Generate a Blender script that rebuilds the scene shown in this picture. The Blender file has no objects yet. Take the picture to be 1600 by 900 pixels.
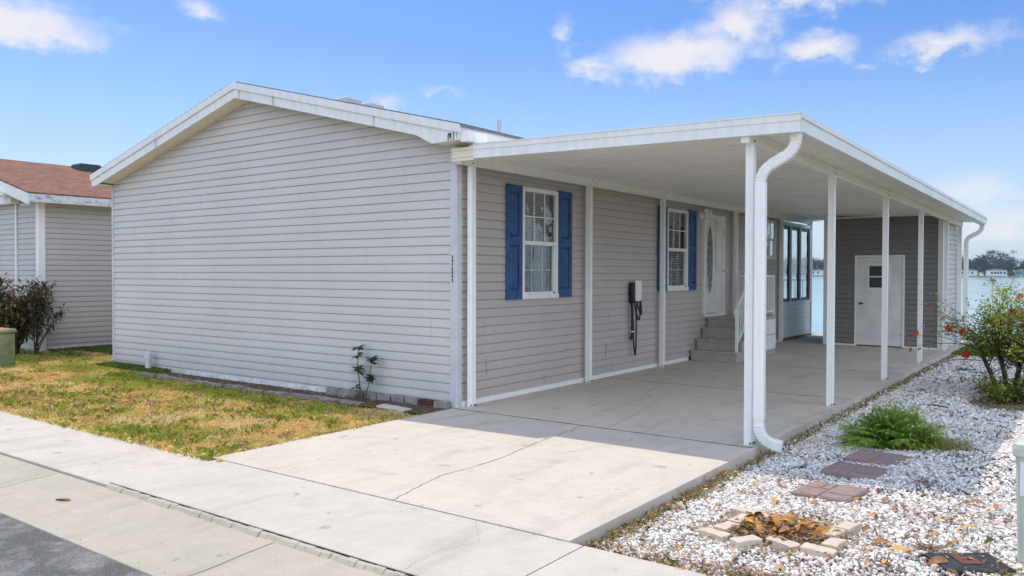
import bpy, math, random
import numpy as np
from mathutils import Vector, Matrix

random.seed(7)
RNG = np.random.default_rng(7)
SC = bpy.context.scene
COL = SC.collection
R = math.radians

# ------------------------------------------------------------------ camera (solved from the photograph's vanishing points)
F_PX, YAW, PITCH, ROLL = 1256.8, R(-36.338), R(-1.026), R(0.127)
CAM = Vector((6.731, -7.945, 1.7005))
def cam_axes():
    cy, sy, cp, sp = math.cos(YAW), math.sin(YAW), math.cos(PITCH), math.sin(PITCH)
    f = Vector((sy*cp, cy*cp, sp)); r = Vector((cy, -sy, 0)); u = r.cross(f)
    c, s = math.cos(ROLL), math.sin(ROLL)
    return f, c*r + s*u, -s*r + c*u
CF, CR, CU = cam_axes()
cam_d = bpy.data.cameras.new('Camera'); cam = bpy.data.objects.new('Camera', cam_d); COL.objects.link(cam)
M = Matrix((CR, CU, -CF)).transposed().to_4x4(); M.translation = CAM
cam.matrix_world = M
cam_d.sensor_width = 36; cam_d.lens = F_PX/1600*36; cam_d.clip_start = .05; cam_d.clip_end = 6000
SC.camera = cam
SC.render.resolution_x, SC.render.resolution_y = 1024, 576

# ------------------------------------------------------------------ materials
def lin(c):
    return tuple(((v/12.92) if v <= .04045 else ((v+.055)/1.055)**2.4) for v in c)
class NT:
    def __init__(s, name):
        s.m = bpy.data.materials.new(name); s.m.use_nodes = True
        s.t = s.m.node_tree; s.n = s.t.nodes; s.b = s.n['Principled BSDF']; s.out = s.n['Material Output']
        s._co = None
    def new(s, k, **kw):
        n = s.n.new(k)
        for a, v in kw.items(): setattr(n, a, v)
        return n
    def link(s, a, b): s.t.links.new(a, b)
    def co(s, kind='Object', scale=(1, 1, 1)):
        tc = s.new('ShaderNodeTexCoord'); mp = s.new('ShaderNodeMapping'); mp.inputs['Scale'].default_value = scale
        s.link(tc.outputs[kind], mp.inputs[0]); return mp.outputs[0]
    def pos(s, scale=(1, 1, 1)):
        g = s.new('ShaderNodeNewGeometry'); mp = s.new('ShaderNodeMapping'); mp.inputs['Scale'].default_value = scale
        s.link(g.outputs['Position'], mp.inputs[0]); return mp.outputs[0]
    def noise(s, vec, scale, detail=4, rough=.55):
        n = s.new('ShaderNodeTexNoise'); n.inputs['Scale'].default_value = scale
        n.inputs['Detail'].default_value = detail; n.inputs['Roughness'].default_value = rough
        s.link(vec, n.inputs['Vector']); return n.outputs['Fac']
    def ramp(s, fac, stops):
        n = s.new('ShaderNodeValToRGB'); e = n.color_ramp.elements
        while len(e) > 1: e.remove(e[-1])
        e[0].position, e[0].color = stops[0][0], (*stops[0][1], 1)
        for p, c in stops[1:]:
            x = e.new(p); x.color = (*c, 1)
        s.link(fac, n.inputs[0]); return n.outputs[0]
    def mix(s, fac, a, b, mode='MIX'):
        n = s.new('ShaderNodeMix', data_type='RGBA', blend_type=mode)
        for sock, v in ((n.inputs[0], fac), (n.inputs[6], a), (n.inputs[7], b)):
            if isinstance(v, (int, float)): sock.default_value = v
            elif isinstance(v, tuple): sock.default_value = (*v, 1)
            else: s.link(v, sock)
        return n.outputs[2]
    def bump(s, fac, strength=.3, dist=.01):
        n = s.new('ShaderNodeBump'); n.inputs['Strength'].default_value = strength; n.inputs['Distance'].default_value = dist
        s.link(fac, n.inputs['Height']); s.link(n.outputs[0], s.b.inputs['Normal'])
    def set(s, col=None, rough=.6, spec=.35, metal=0):
        if col is not None:
            if isinstance(col, tuple): s.b.inputs['Base Color'].default_value = (*col, 1)
            else: s.link(col, s.b.inputs['Base Color'])
        s.b.inputs['Roughness'].default_value = rough
        s.b.inputs['Specular IOR Level'].default_value = spec; s.b.inputs['Metallic'].default_value = metal
        return s.m

def mat_plain(name, col, rough=.5, spec=.35, var=.12, scale=3.0, bump=0.0, bscale=60):
    t = NT(name); p = t.pos()
    f = t.noise(p, scale, 5)
    a = tuple(c*(1-var) for c in col); b = tuple(min(1, c*(1+var)) for c in col)
    c = t.ramp(f, [(.3, a), (.7, b)])
    if bump: t.bump(t.noise(p, bscale, 3), bump, .004)
    return t.set(c, rough, spec)

def mat_siding(name, col, axis, dirt=.25):
    t = NT(name)
    sc = (1, 1, 1)
    p = t.pos((.7, 60, 60) if axis == 'X' else (60, .7, 60))
    grain = t.noise(p, 1.0, 3)
    q = t.pos()
    blot = t.noise(q, .9, 5)
    streak = t.noise(t.pos((6, 6, .5)), 1.0, 4)
    a = tuple(c*.94 for c in col); b = tuple(c*1.05 for c in col)
    c = t.ramp(blot, [(.3, a), (.7, b)])
    c = t.mix(.25, c, t.ramp(grain, [(.3, tuple(x*.85 for x in col)), (.7, tuple(x*1.12 for x in col))]))
    # splash-back grime low on the wall
    g = t.new('ShaderNodeNewGeometry'); sx = t.new('ShaderNodeSeparateXYZ'); t.link(g.outputs['Position'], sx.inputs[0])
    mr = t.new('ShaderNodeMapRange'); t.link(sx.outputs['Z'], mr.inputs[0])
    mr.inputs[1].default_value = 0.0; mr.inputs[2].default_value = .55; mr.inputs[3].default_value = 1; mr.inputs[4].default_value = 0
    mu = t.new('ShaderNodeMath', operation='MULTIPLY'); t.link(mr.outputs[0], mu.inputs[0]); t.link(streak, mu.inputs[1])
    mu2 = t.new('ShaderNodeMath', operation='MULTIPLY'); t.link(mu.outputs[0], mu2.inputs[0]); mu2.inputs[1].default_value = dirt*1.8
    c = t.mix(mu2.outputs[0], c, (.30, .27, .23))
    st = t.new('ShaderNodeMapRange'); t.link(streak, st.inputs[0]); st.inputs[1].default_value = .55; st.inputs[2].default_value = .8
    st.inputs[3].default_value = 0; st.inputs[4].default_value = .18
    c = t.mix(st.outputs[0], c, tuple(x*.72 for x in col))
    wv = t.noise(t.pos((1.1, 1.1, 5)), 1.0, 2)
    sm = t.new('ShaderNodeMath', operation='MULTIPLY_ADD'); t.link(wv, sm.inputs[0]); sm.inputs[1].default_value = 6.0; t.link(grain, sm.inputs[2])
    t.bump(sm.outputs[0], .22, .004)
    return t.set(c, .5, .3)

def mat_concrete(name, col, stain=(.26, .24, .21), warm=.5, rough=.85):
    t = NT(name); p = t.pos()
    big = t.noise(p, .8, 6, .6); mid = t.noise(p, 4.5, 6, .65); fine = t.noise(p, 85, 3, .7)
    c = t.ramp(big, [(.30, tuple(x*.80 for x in col)), (.52, col), (.72, tuple(x*1.10 for x in col))])
    c = t.mix(.35, c, t.ramp(mid, [(.3, tuple(x*.68 for x in col)), (.6, tuple(x*1.12 for x in col))]))
    brush = t.noise(t.pos((1.5, 40, 1)), 1.0, 3)
    c = t.mix(.22, c, t.ramp(brush, [(.35, tuple(x*.8 for x in col)), (.65, tuple(x*1.1 for x in col))]))
    spots = t.noise(t.pos(), 2.1, 3, .5)
    sp = t.new('ShaderNodeMapRange'); t.link(spots, sp.inputs[0]); sp.inputs[1].default_value = .60; sp.inputs[2].default_value = .78
    sp.inputs[3].default_value = 0; sp.inputs[4].default_value = warm
    c = t.mix(sp.outputs[0], c, stain)
    c = t.mix(.30, c, t.ramp(fine, [(.32, tuple(x*.62 for x in col)), (.66, tuple(min(1, x*1.25) for x in col))]))
    ty = t.noise(t.pos((3.2, .55, 1)), 1.0, 5, .6)
    tm = t.new('ShaderNodeMapRange'); t.link(ty, tm.inputs[0]); tm.inputs[1].default_value = .54; tm.inputs[2].default_value = .74; tm.inputs[3].default_value = 0; tm.inputs[4].default_value = .42
    c = t.mix(tm.outputs[0], c, tuple(x*.55 for x in col))
    dr = t.noise(t.pos((1, 1, 1)), 5.5, 2, .4)
    dm = t.new('ShaderNodeMapRange'); t.link(dr, dm.inputs[0]); dm.inputs[1].default_value = .70; dm.inputs[2].default_value = .735; dm.inputs[3].default_value = 0; dm.inputs[4].default_value = .45
    c = t.mix(dm.outputs[0], c, tuple(x*.42 for x in col))
    pits = t.new('ShaderNodeTexVoronoi'); pits.inputs['Scale'].default_value = 26; t.link(p, pits.inputs['Vector'])
    pr = t.new('ShaderNodeMapRange'); t.link(pits.outputs['Distance'], pr.inputs[0]); pr.inputs[1].default_value = .05; pr.inputs[2].default_value = .09
    pr.inputs[3].default_value = .45; pr.inputs[4].default_value = 0
    pm = t.new('ShaderNodeMath', operation='MULTIPLY'); t.link(pr.outputs[0], pm.inputs[0]); t.link(sp.outputs[0], pm.inputs[1])
    c = t.mix(pr.outputs[0], c, tuple(x*.72 for x in col))
    t.bump(fine, .25, .003)
    return t.set(c, rough, .25)

def mat_attr(name, rough=.7, spec=.2, trans=0.0):
    t = NT(name); a = t.new('ShaderNodeAttribute', attribute_name='Col')
    t.set(a.outputs['Color'], rough, spec)
    if trans:
        tr = t.new('ShaderNodeBsdfTranslucent'); t.link(a.outputs['Color'], tr.inputs[0])
        mx = t.new('ShaderNodeMixShader'); mx.inputs[0].default_value = trans
        t.link(t.b.outputs[0], mx.inputs[1]); t.link(tr.outputs[0], mx.inputs[2]); t.link(mx.outputs[0], t.out.inputs[0])
    return t.m

def mat_glass(name, tint=(.75, .8, .8), rough=0.02):
    t = NT(name)
    lw = t.new('ShaderNodeLayerWeight'); lw.inputs['Blend'].default_value = .5
    pw = t.new('ShaderNodeMath', operation='POWER'); t.link(lw.outputs['Facing'], pw.inputs[0]); pw.inputs[1].default_value = 4.0
    gl = t.new('ShaderNodeBsdfGlossy'); gl.inputs['Roughness'].default_value = rough; gl.inputs['Color'].default_value = (1, 1, 1, 1)
    wob = t.noise(t.pos(), 3.4, 1); bp = t.new('ShaderNodeBump'); bp.inputs['Strength'].default_value = .45; bp.inputs['Distance'].default_value = .05
    t.link(wob, bp.inputs['Height']); t.link(bp.outputs[0], gl.inputs['Normal'])
    tr = t.new('ShaderNodeBsdfTransparent'); tr.inputs[0].default_value = (*tint, 1)
    ad = t.new('ShaderNodeMath', operation='MULTIPLY_ADD'); t.link(pw.outputs[0], ad.inputs[0]); ad.inputs[1].default_value = .9; ad.inputs[2].default_value = .15
    mx = t.new('ShaderNodeMixShader'); t.link(ad.outputs[0], mx.inputs[0]); t.link(tr.outputs[0], mx.inputs[1]); t.link(gl.outputs[0], mx.inputs[2])
    t.link(mx.outputs[0], t.out.inputs[0]); return t.m

def mat_shingle(name, cols):
    t = NT(name); p = t.pos()
    br = t.new('ShaderNodeTexBrick'); br.inputs['Scale'].default_value = 1
    br.inputs['Brick Width'].default_value = .24; br.inputs['Row Height'].default_value = .14; br.inputs['Mortar Size'].default_value = .006
    br.inputs['Color1'].default_value = (*cols[0], 1); br.inputs['Color2'].default_value = (*cols[1], 1); br.inputs['Mortar'].default_value = (*[c*.45 for c in cols[0]], 1)
    sw = t.new('ShaderNodeSeparateXYZ'); cb = t.new('ShaderNodeCombineXYZ'); t.link(p, sw.inputs[0])
    t.link(sw.outputs['Y'], cb.inputs['X']); t.link(sw.outputs['X'], cb.inputs['Y']); t.link(cb.outputs[0], br.inputs['Vector'])
    n = t.noise(p, 9, 5); c = t.mix(.45, br.outputs['Color'], t.ramp(n, [(.3, cols[2]), (.7, cols[1])]))
    c = t.mix(.25, c, t.ramp(t.noise(p, 220, 2), [(.3, cols[2]), (.7, cols[0])]))
    t.bump(br.outputs['Fac'], .5, -.01)
    return t.set(c, .9, .15)

MT = {}
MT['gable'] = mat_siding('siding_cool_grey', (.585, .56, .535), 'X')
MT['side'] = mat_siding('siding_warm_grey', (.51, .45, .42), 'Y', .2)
MT['shed'] = mat_siding('siding_shaded_grey', (.215, .20, .19), 'X', .1)  # shed siding darkened in its colour for the deep shade under the carport
MT['shed_side_lit'] = mat_siding('siding_lit_grey_side', (.60, .58, .57), 'Y', .1)  # same shed siding, lightened in its colour for the open, brighter side
MT['trimgrey'] = mat_plain('grey_vinyl_trim', (.56, .56, .58), .5)
MT['neigh'] = mat_siding('siding_tan_grey', (.50, .475, .44), 'Y', .3)
MT['neighx'] = mat_siding('siding_tan_grey_front', (.50, .49, .47), 'X', .3)
t = NT('white_painted_metal'); a_ = t.noise(t.pos((14, 14, .8)), 1.0, 5, .65); b_ = t.noise(t.pos(), 7, 5, .6); d_ = t.noise(t.pos(), 38, 2)
c = t.ramp(a_, [(.28, (.74, .73, .70)), (.5, (.84, .83, .81))]); c = t.mix(.3, c, t.ramp(b_, [(.3, (.72, .71, .68)), (.55, (.86, .85, .83))]))
q_ = t.new('ShaderNodeMapRange'); t.link(d_, q_.inputs[0]); q_.inputs[1].default_value = .70; q_.inputs[2].default_value = .76; q_.inputs[3].default_value = 0; q_.inputs[4].default_value = .35
MT['white'] = t.set(t.mix(q_.outputs[0], c, (.42, .36, .28)), .45, .35)
MT['ceil'] = mat_plain('white_roof_pan', (.90, .875, .835), .5, .3, .06, 1.2)
MT['soffit'] = mat_plain('cream_soffit', (.78, .72, .60), .6, .2, .05)
MT['skirt'] = mat_plain('chipped_white_skirting', (.66, .66, .66), .8, .2, .25, 14)
MT['blue'] = mat_plain('blue_shutter_paint', (.03, .085, .225), .5, .35, .28, 7)
MT['black'] = mat_plain('black_plastic', (.012, .012, .013), .4, .4)
MT['dark'] = mat_plain('dark_interior', (.03, .028, .027), .9, .1)
MT['frame'] = mat_plain('dark_screen_frame', (.045, .06, .065), .5)
MT['glass'] = mat_glass('window_glass')
MT['tint'] = mat_glass('tinted_vinyl_pane', (.62, .68, .72), .05)
MT['blind'] = mat_plain('white_blind_slats', (.72, .70, .66), .6)
MT['curtain'] = mat_plain('olive_curtain', (.33, .33, .24), .9, .1, .25, 20)
MT['doorwhite'] = mat_plain('white_door_paint', (.74, .73, .71), .4)
MT['conc'] = mat_concrete('driveway_concrete', (.575, .51, .425), warm=.45)
MT['conc2'] = mat_concrete('walk_concrete', (.56, .50, .42), warm=.35)
MT['kerb'] = mat_concrete('kerb_concrete', (.46, .405, .325), (.30, .28, .24), .55)
MT['stepc'] = mat_concrete('step_concrete', (.42, .395, .36), (.18, .17, .15), .6)
MT['crack'] = mat_plain('crack_dirt', (.20, .175, .14), .95, .1, .4, 30)
MT['fill'] = mat_plain('joint_dirt', (.095, .08, .062), .95, .1, .4, 30)
MT['roof'] = mat_shingle('grey_shingles', ((.16, .16, .165), (.24, .24, .24), (.10, .10, .10)))
MT['redroof'] = mat_shingle('red_brown_shingles', ((.21, .10, .068), (.40, .20, .13), (.06, .033, .027)))
MT['soil'] = mat_plain('bed_soil', (.115, .085, .06), .95, .1, .5, 12, .8, 50)
MT['leafc'] = mat_attr('leaf_faces', .5, .3, .38)
MT['grass'] = mat_attr('grass_faces', .7, .15, .3)
MT['pebble'] = mat_attr('stone_chips', .75, .25)
MT['litter'] = mat_attr('dry_litter', .8, .15, .15)
MT['bark'] = mat_plain('shrub_bark', (.07, .05, .035), .9, .1, .4, 25, .5)
MT['stem'] = mat_plain('green_stem', (.10, .11, .05), .7, .2, .3, 25)
MT['brick'] = mat_plain('tan_brick', (.60, .50, .40), .9, .15, .10, 16, .5, 120)
MT['edging'] = mat_plain('grey_pink_edging_stone', (.27, .22, .20), .95, .1, .25, 10, .6, 80)
MT['block'] = mat_plain('grey_block', (.27, .25, .235), .95, .1, .25, 12, .6, 80)
MT['darkred'] = mat_plain('dark_red_brick', (.09, .045, .04), .9, .1, .3, 12)
MT['paver'] = mat_plain('red_paver', (.30, .215, .19), .92, .1, .14, 14, .5, 120)
MT['pvc'] = mat_plain('white_pvc', (.62, .63, .62), .45)
MT['green_box'] = mat_plain('utility_green_paint', (.20, .25, .12), .5, .3, .3, 5)
MT['rust'] = mat_plain('rusty_lid', (.38, .20, .11), .8, .2, .35, 5)
MT['ped'] = mat_plain('pale_green_plastic', (.50, .55, .46), .5, .3, .05)
MT['sign'] = mat_plain('sign_white', (.70, .70, .72), .5, .3, .05)
MT['ink'] = mat_plain('dark_ink', (.06, .07, .10), .6)
MT['redink'] = mat_plain('red_ink', (.45, .09, .07), .6)
MT['valve'] = mat_plain('black_valve_box', (.035, .04, .045), .6, .3, .3, 10)
MT['valvelid'] = mat_plain('brown_valve_lid', (.16, .07, .05), .7, .2, .3, 20)
MT['red'] = mat_plain('red_petal', (.62, .035, .025), .6, .2, .2, 30)
MT['orange'] = mat_plain('orange_petal', (.75, .16, .06), .6, .2, .2, 30)
MT['petalw'] = mat_plain('white_petal', (.75, .75, .70), .6)
MT['farwall'] = mat_plain('far_house_wall', (.72, .74, .76), .7)
MT['farblue'] = mat_plain('far_house_blue', (.10, .28, .48), .7)
MT['farroof'] = mat_plain('far_house_roof', (.30, .29, .28), .8)
MT['farglass'] = mat_plain('far_house_window', (.04, .06, .07), .3)
MT['yellow'] = mat_plain('yellow_float', (.70, .60, .10), .6)
MT['wood'] = mat_plain('weathered_wood', (.33, .29, .24), .9)

# asphalt
t = NT('asphalt'); p = t.pos(); f1 = t.noise(p, 130, 3, .7); f2 = t.noise(p, 2.6, 6, .65)
c = t.ramp(f1, [(.3, (.05, .049, .047)), (.52, (.125, .122, .116)), (.7, (.28, .27, .255))])
mr = t.new('ShaderNodeMapRange'); t.link(f2, mr.inputs[0]); mr.inputs[1].default_value = .44; mr.inputs[2].default_value = .62; mr.inputs[3].default_value = 0; mr.inputs[4].default_value = .8
c = t.mix(mr.outputs[0], c, t.ramp(f1, [(.3, (.15, .145, .135)), (.7, (.48, .46, .43))]))
t.bump(f1, .7, .008); MT['asphalt'] = t.set(c, .92, .2)
# lawn soil under the blades
t = NT('lawn_thatch'); p = t.pos(); f2 = t.noise(p, 1.3, 5, .6); f1 = t.noise(p, 35, 4, .7)
c = t.ramp(f2, [(.36, (.52, .37, .18)), (.55, (.46, .35, .14)), (.70, (.24, .25, .06))])
c = t.mix(.5, c, t.ramp(f1, [(.3, (.13, .10, .05)), (.7, (.60, .47, .25))])); t.bump(f1, .8, .02); MT['lawn'] = t.set(c, .95, .1)
# far ground
t = NT('ground_grass'); p = t.pos(); f1 = t.noise(p, .9, 5, .6)
c = t.ramp(f1, [(.3, (.06, .085, .025)), (.7, (.14, .15, .05))]); MT['ground'] = t.set(c, .95, .1)
# gravel bedding
t = NT('gravel_bedding'); p = t.pos(); v = t.new('ShaderNodeTexVoronoi'); v.inputs['Scale'].default_value = 42; t.link(p, v.inputs['Vector'])
c = t.ramp(v.outputs['Distance'], [(.25, (.36, .30, .24)), (.6, (.12, .085, .06))]); c = t.mix(.4, c, t.ramp(t.noise(p, 3, 4), [(.35, (.10, .085, .07)), (.65, (.42, .40, .38))]))
MT['bedding'] = t.set(c, .95, .1)
# water
t = NT('lake_water'); p = t.pos((1, 1, 1)); w = t.noise(t.pos((.9, .35, 1)), 1.4, 4, .6)
t.bump(w, .22, .12); MT['water'] = t.set(t.ramp(t.noise(t.pos((.006, .05, 1)), 1.0, 5, .65), [(.35, (.20, .37, .385)), (.65, (.30, .48, .48))]), .14, .5)
# stained metal at the eave
t = NT('mould_stained_metal'); n = t.noise(t.pos((18, 18, 5)), 1.6, 5, .7)
c = t.ramp(n, [(.47, (.78, .77, .75)), (.56, (.035, .035, .035))]); MT['stain'] = t.set(c, .6, .3)
t = NT('mildewed_fascia'); n = t.noise(t.pos((1, 5, 9)), 1.3, 6, .7); n2 = t.noise(t.pos(), .7, 2)
c = t.ramp(n, [(.50, (.70, .71, .71)), (.66, (.28, .29, .29))]); MT['mildew'] = t.set(c, .6, .3)
t = NT('streaked_white_fascia'); n = t.noise(t.pos((9, 1.2, 3)), 1.2, 5, .6)
c = t.ramp(n, [(.3, (.70, .705, .70)), (.6, (.80, .79, .77))]); MT['fascia'] = t.set(c, .45, .35)

# ------------------------------------------------------------------ mesh helpers
class MB:
    def __init__(s): s.v = []; s.f = []; s.pc = []
    def add(s, vs, fs):
        b = len(s.v); s.pc.append((b, len(s.f))); s.v.extend([tuple(x) for x in vs]); s.f.extend([tuple(i+b for i in q) for q in fs]); return s
    def box(s, x0, x1, y0, y1, z0, z1):
        v = [(x, y, z) for z in (z0, z1) for x, y in ((x0, y0), (x1, y0), (x1, y1), (x0, y1))]
        return s.add(v, [(3, 2, 1, 0), (4, 5, 6, 7), (0, 1, 5, 4), (1, 2, 6, 5), (2, 3, 7, 6), (3, 0, 4, 7)])
    def obox(s, c, ax, ay, az):
        c, ax, ay, az = map(Vector, (c, ax, ay, az)); v = []
        for k in (-1, 1):
            for i, j in ((-1, -1), (1, -1), (1, 1), (-1, 1)): v.append(c + i*ax + j*ay + k*az)
        return s.add(v, [(3, 2, 1, 0), (4, 5, 6, 7), (0, 1, 5, 4), (1, 2, 6, 5), (2, 3, 7, 6), (3, 0, 4, 7)])
    def hexa(s, v8): return s.add(v8, [(3, 2, 1, 0), (4, 5, 6, 7), (0, 1, 5, 4), (1, 2, 6, 5), (2, 3, 7, 6), (3, 0, 4, 7)])
    def prism(s, poly, ax, a0, a1):
        """extrude a 2D polygon (in the two other axes, cyclic order) along ax from a0 to a1"""
        n = len(poly); vs = []
        for a in (a0, a1):
            for p, q in poly:
                vs.append({'X': (a, p, q), 'Y': (p, a, q), 'Z': (p, q, a)}[ax])
        fs = [tuple(range(n)), tuple(range(2*n-1, n-1, -1))]
        for i in range(n): j = (i+1) % n; fs.append((j, i, i+n, j+n))
        return s.add(vs, fs)
    def tube(s, pts, r, n=8, caps=True, sec=None):
        """sweep a circle (or the section sec: list of (a,b)) along pts; r a number or a list"""
        pts = [Vector(p) for p in pts]; m = len(pts); rs = r if isinstance(r, (list, tuple)) else [r]*m
        tg = []
        for i in range(m):
            d = pts[min(i+1, m-1)] - pts[max(i-1, 0)]; tg.append(d.normalized())
        up = Vector((0, 0, 1)) if abs(tg[0].z) < .9 else Vector((0, 1, 0))
        a = tg[0].cross(up).normalized(); vs = []; fs = []
        for i in range(m):
            a = (a - tg[i]*a.dot(tg[i])).normalized(); b = tg[i].cross(a)
            cs = sec if sec else [(math.cos(2*math.pi*k/n), math.sin(2*math.pi*k/n)) for k in range(n)]
            for u, w in cs: vs.append(pts[i] + rs[i]*(u*a + w*b))
        n = len(sec) if sec else n
        for i in range(m-1):
            for k in range(n): l = (k+1) % n; fs.append((i*n+k, i*n+l, (i+1)*n+l, (i+1)*n+k))
        if caps: fs += [tuple(range(n-1, -1, -1)), tuple(range((m-1)*n, m*n))]
        return s.add(vs, fs)
    def lathe(s, prof, c, n=20, sup=2.0, ax='Z'):
        """prof: (radius, height); sup>2 gives a rounded square"""
        vs = []; fs = []; c = Vector(c)
        for r, h in prof:
            for k in range(n):
                a = 2*math.pi*k/n; ca, sa = math.cos(a), math.sin(a)
                q = (abs(ca)**sup + abs(sa)**sup)**(-1/sup); u, w = r*q*ca, r*q*sa
                vs.append(c + (Vector((u, w, h)) if ax == 'Z' else Vector((h, u, w)) if ax == 'X' else Vector((u, h, w))))
        m = len(prof)
        for i in range(m-1):
            for k in range(n): l = (k+1) % n; fs.append((i*n+k, i*n+l, (i+1)*n+l, (i+1)*n+k))
        fs += [tuple(range(n-1, -1, -1)), tuple(range((m-1)*n, m*n))]
        return s.add(vs, fs)
    def split(s, name, m, parent=None, **kw):
        """one object per piece added"""
        ends = s.pc[1:] + [(len(s.v), len(s.f))]; out = []
        for (v0, f0), (v1, f1) in zip(s.pc, ends):
            q = MB(); q.add(s.v[v0:v1], [tuple(i-v0 for i in f) for f in s.f[f0:f1]]); out.append(q.build(name, m, parent, **kw))
        return out
    def mesh(s, name, m, smooth=False):
        me = bpy.data.meshes.new(name); me.from_pydata(s.v, [], s.f); me.materials.append(MT[m] if isinstance(m, str) else m)
        import bmesh
        bm = bmesh.new(); bm.from_mesh(me); bmesh.ops.recalc_face_normals(bm, faces=bm.faces); bm.to_mesh(me); bm.free()
        if smooth: me.polygons.foreach_set('use_smooth', [True]*len(me.polygons))
        me.update(); return me
    def build(s, name, m, parent=None, bevel=0, smooth=False, **kw):
        o = bpy.data.objects.new(name, s.mesh(name, m, smooth)); COL.objects.link(o)
        if parent: o.parent = parent; o.matrix_parent_inverse = Matrix.Identity(4); o.location = -parent_world(parent)
        if bevel:
            b = o.modifiers.new('Bevel', 'BEVEL'); b.width = bevel; b.segments = 2; b.limit_method = 'ANGLE'
        if kw: tag(o, **kw)
        return o
def parent_world(p):
    v = Vector((0, 0, 0))
    while p: v = v + Vector(p.location); p = p.parent
    return v
def tag(o, label=None, cat=None, group=None, kind=None):
    if label: o['label'] = label
    if cat: o['category'] = cat
    if group: o['group'] = group
    if kind: o['kind'] = kind
    return o
def thing(name, label, cat, loc=(0, 0, 0), group=None):
    o = bpy.data.objects.new(name, None); COL.objects.link(o); o.location = loc; o.empty_display_size = .2
    return tag(o, label, cat, group)
def np_mesh(name, V, F, mat, cols=None, parent=None, **kw):
    """V (n,3), F (m,k) constant k; cols (m,3) per face"""
    V = np.asarray(V, np.float32); F = np.asarray(F, np.int32); m, k = F.shape
    me = bpy.data.meshes.new(name); me.vertices.add(len(V)); me.vertices.foreach_set('co', V.ravel())
    me.loops.add(m*k); me.loops.foreach_set('vertex_index', F.ravel())
    me.polygons.add(m); me.polygons.foreach_set('loop_start', np.arange(0, m*k, k, dtype=np.int32))
    if cols is not None:
        a = me.attributes.new('Col', 'FLOAT_COLOR', 'FACE'); c = np.ones((m, 4), np.float32); c[:, :3] = cols; a.data.foreach_set('color', c.ravel())
    me.materials.append(MT[mat]); me.update(calc_edges=True); me.validate()
    o = bpy.data.objects.new(name, me); COL.objects.link(o)
    if parent: o.parent = parent; o.location = -parent_world(parent)
    if kw: tag(o, **kw)
    return o
def place_copy(src_mesh, name, loc, rot=(0, 0, 0), scale=(1, 1, 1), **kw):
    o = bpy.data.objects.new(name, src_mesh); COL.objects.link(o); o.location = loc; o.rotation_euler = rot; o.scale = scale
    if kw: tag(o, **kw)
    return o
_G = RNG.random((4, 64, 64))
def vnoise(x, y, sc=1.0, k=0):
    x = np.asarray(x)*sc + 17.3*k; y = np.asarray(y)*sc + 5.1*k
    xi = np.floor(x).astype(int); yi = np.floor(y).astype(int); fx = x-xi; fy = y-yi; fx = fx*fx*(3-2*fx); fy = fy*fy*(3-2*fy)
    g = _G[k % 4]; a = g[xi % 64, yi % 64]; b = g[(xi+1) % 64, yi % 64]; c = g[xi % 64, (yi+1) % 64]; d = g[(xi+1) % 64, (yi+1) % 64]
    return a*(1-fx)*(1-fy)+b*fx*(1-fy)+c*(1-fx)*fy+d*fx*fy
def fbm(x, y, sc=1.0, k=0): return (vnoise(x, y, sc, k) + .5*vnoise(x, y, sc*2.1, k+1) + .25*vnoise(x, y, sc*4.3, k+2))/1.75

# ------------------------------------------------------------------ heights of the lot
SLAB = -.03
def h_gravel(x, y):
    x = np.asarray(x, float); y = np.asarray(y, float)
    s = np.clip((x-4.0)/1.8, 0, 1)
    return -.135 + .09*s*np.clip((4-y)/3, 0.3, 1) + .018*(fbm(x, y, 1.7)-.5)
def h_lawn(x, y):
    x = np.asarray(x, float); y = np.asarray(y, float)
    return -.075 + .03*(fbm(x, y, .5, 1)-.5) + .02*np.clip(-y-2.9, 0, .6)
def grid_sheet(name, x0, x1, y0, y1, nx, ny, hf, mat, dz=0, **kw):
    xs = np.linspace(x0, x1, nx); ys = np.linspace(y0, y1, ny); X, Y = np.meshgrid(xs, ys, indexing='ij')
    V = np.stack([X.ravel(), Y.ravel(), (hf(X, Y)+dz).ravel()], 1)
    i, j = np.meshgrid(np.arange(nx-1), np.arange(ny-1), indexing='ij'); a = (i*ny+j).ravel()
    return np_mesh(name, V, np.stack([a, a+ny, a+ny+1, a+1], 1), mat, **kw)

# ------------------------------------------------------------------ setting
def axis(parts): return np.unique(np.concatenate([np.linspace(*p) for p in parts]))
xs = axis([(-1500, -60, 24), (-60, 60, 61), (60, 1500, 24)]); ys = axis([(-300, -30, 14), (-30, 30, 121), (30, 860, 30), (860, 930, 12), (930, 1300, 12)])
X, Y = np.meshgrid(xs, ys, indexing='ij')
Z = np.full_like(X, -.30)
bank = np.clip((Y-16.8)/2.2, 0, 1); Z = Z*(1-bank) + (-2.5)*bank
far = np.clip((Y-868)/14, 0, 1); Z = np.where(Y > 860, -2.5 + far*3.0, Z)
V = np.stack([X.ravel(), Y.ravel(), Z.ravel()], 1); ny = len(ys)
i, j = np.meshgrid(np.arange(len(xs)-1), np.arange(ny-1), indexing='ij'); a = (i*ny+j).ravel()
np_mesh('ground', V, np.stack([a, a+ny, a+ny+1, a+1], 1), 'ground', kind='structure')
m = MB(); m.add([(-1490, 17.2, -.55), (1490, 17.2, -.55), (1490, 880, -.55), (-1490, 880, -.55)], [(0, 1, 2, 3)]); m.build('lake_water', 'water', kind='structure')
m = MB(); m.add([(-200, -16, -.125), (200, -16, -.125), (200, -5.30, -.125), (-200, -5.30, -.125)], [(0, 1, 2, 3)])
m.build('road', 'asphalt', kind='structure')

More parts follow.
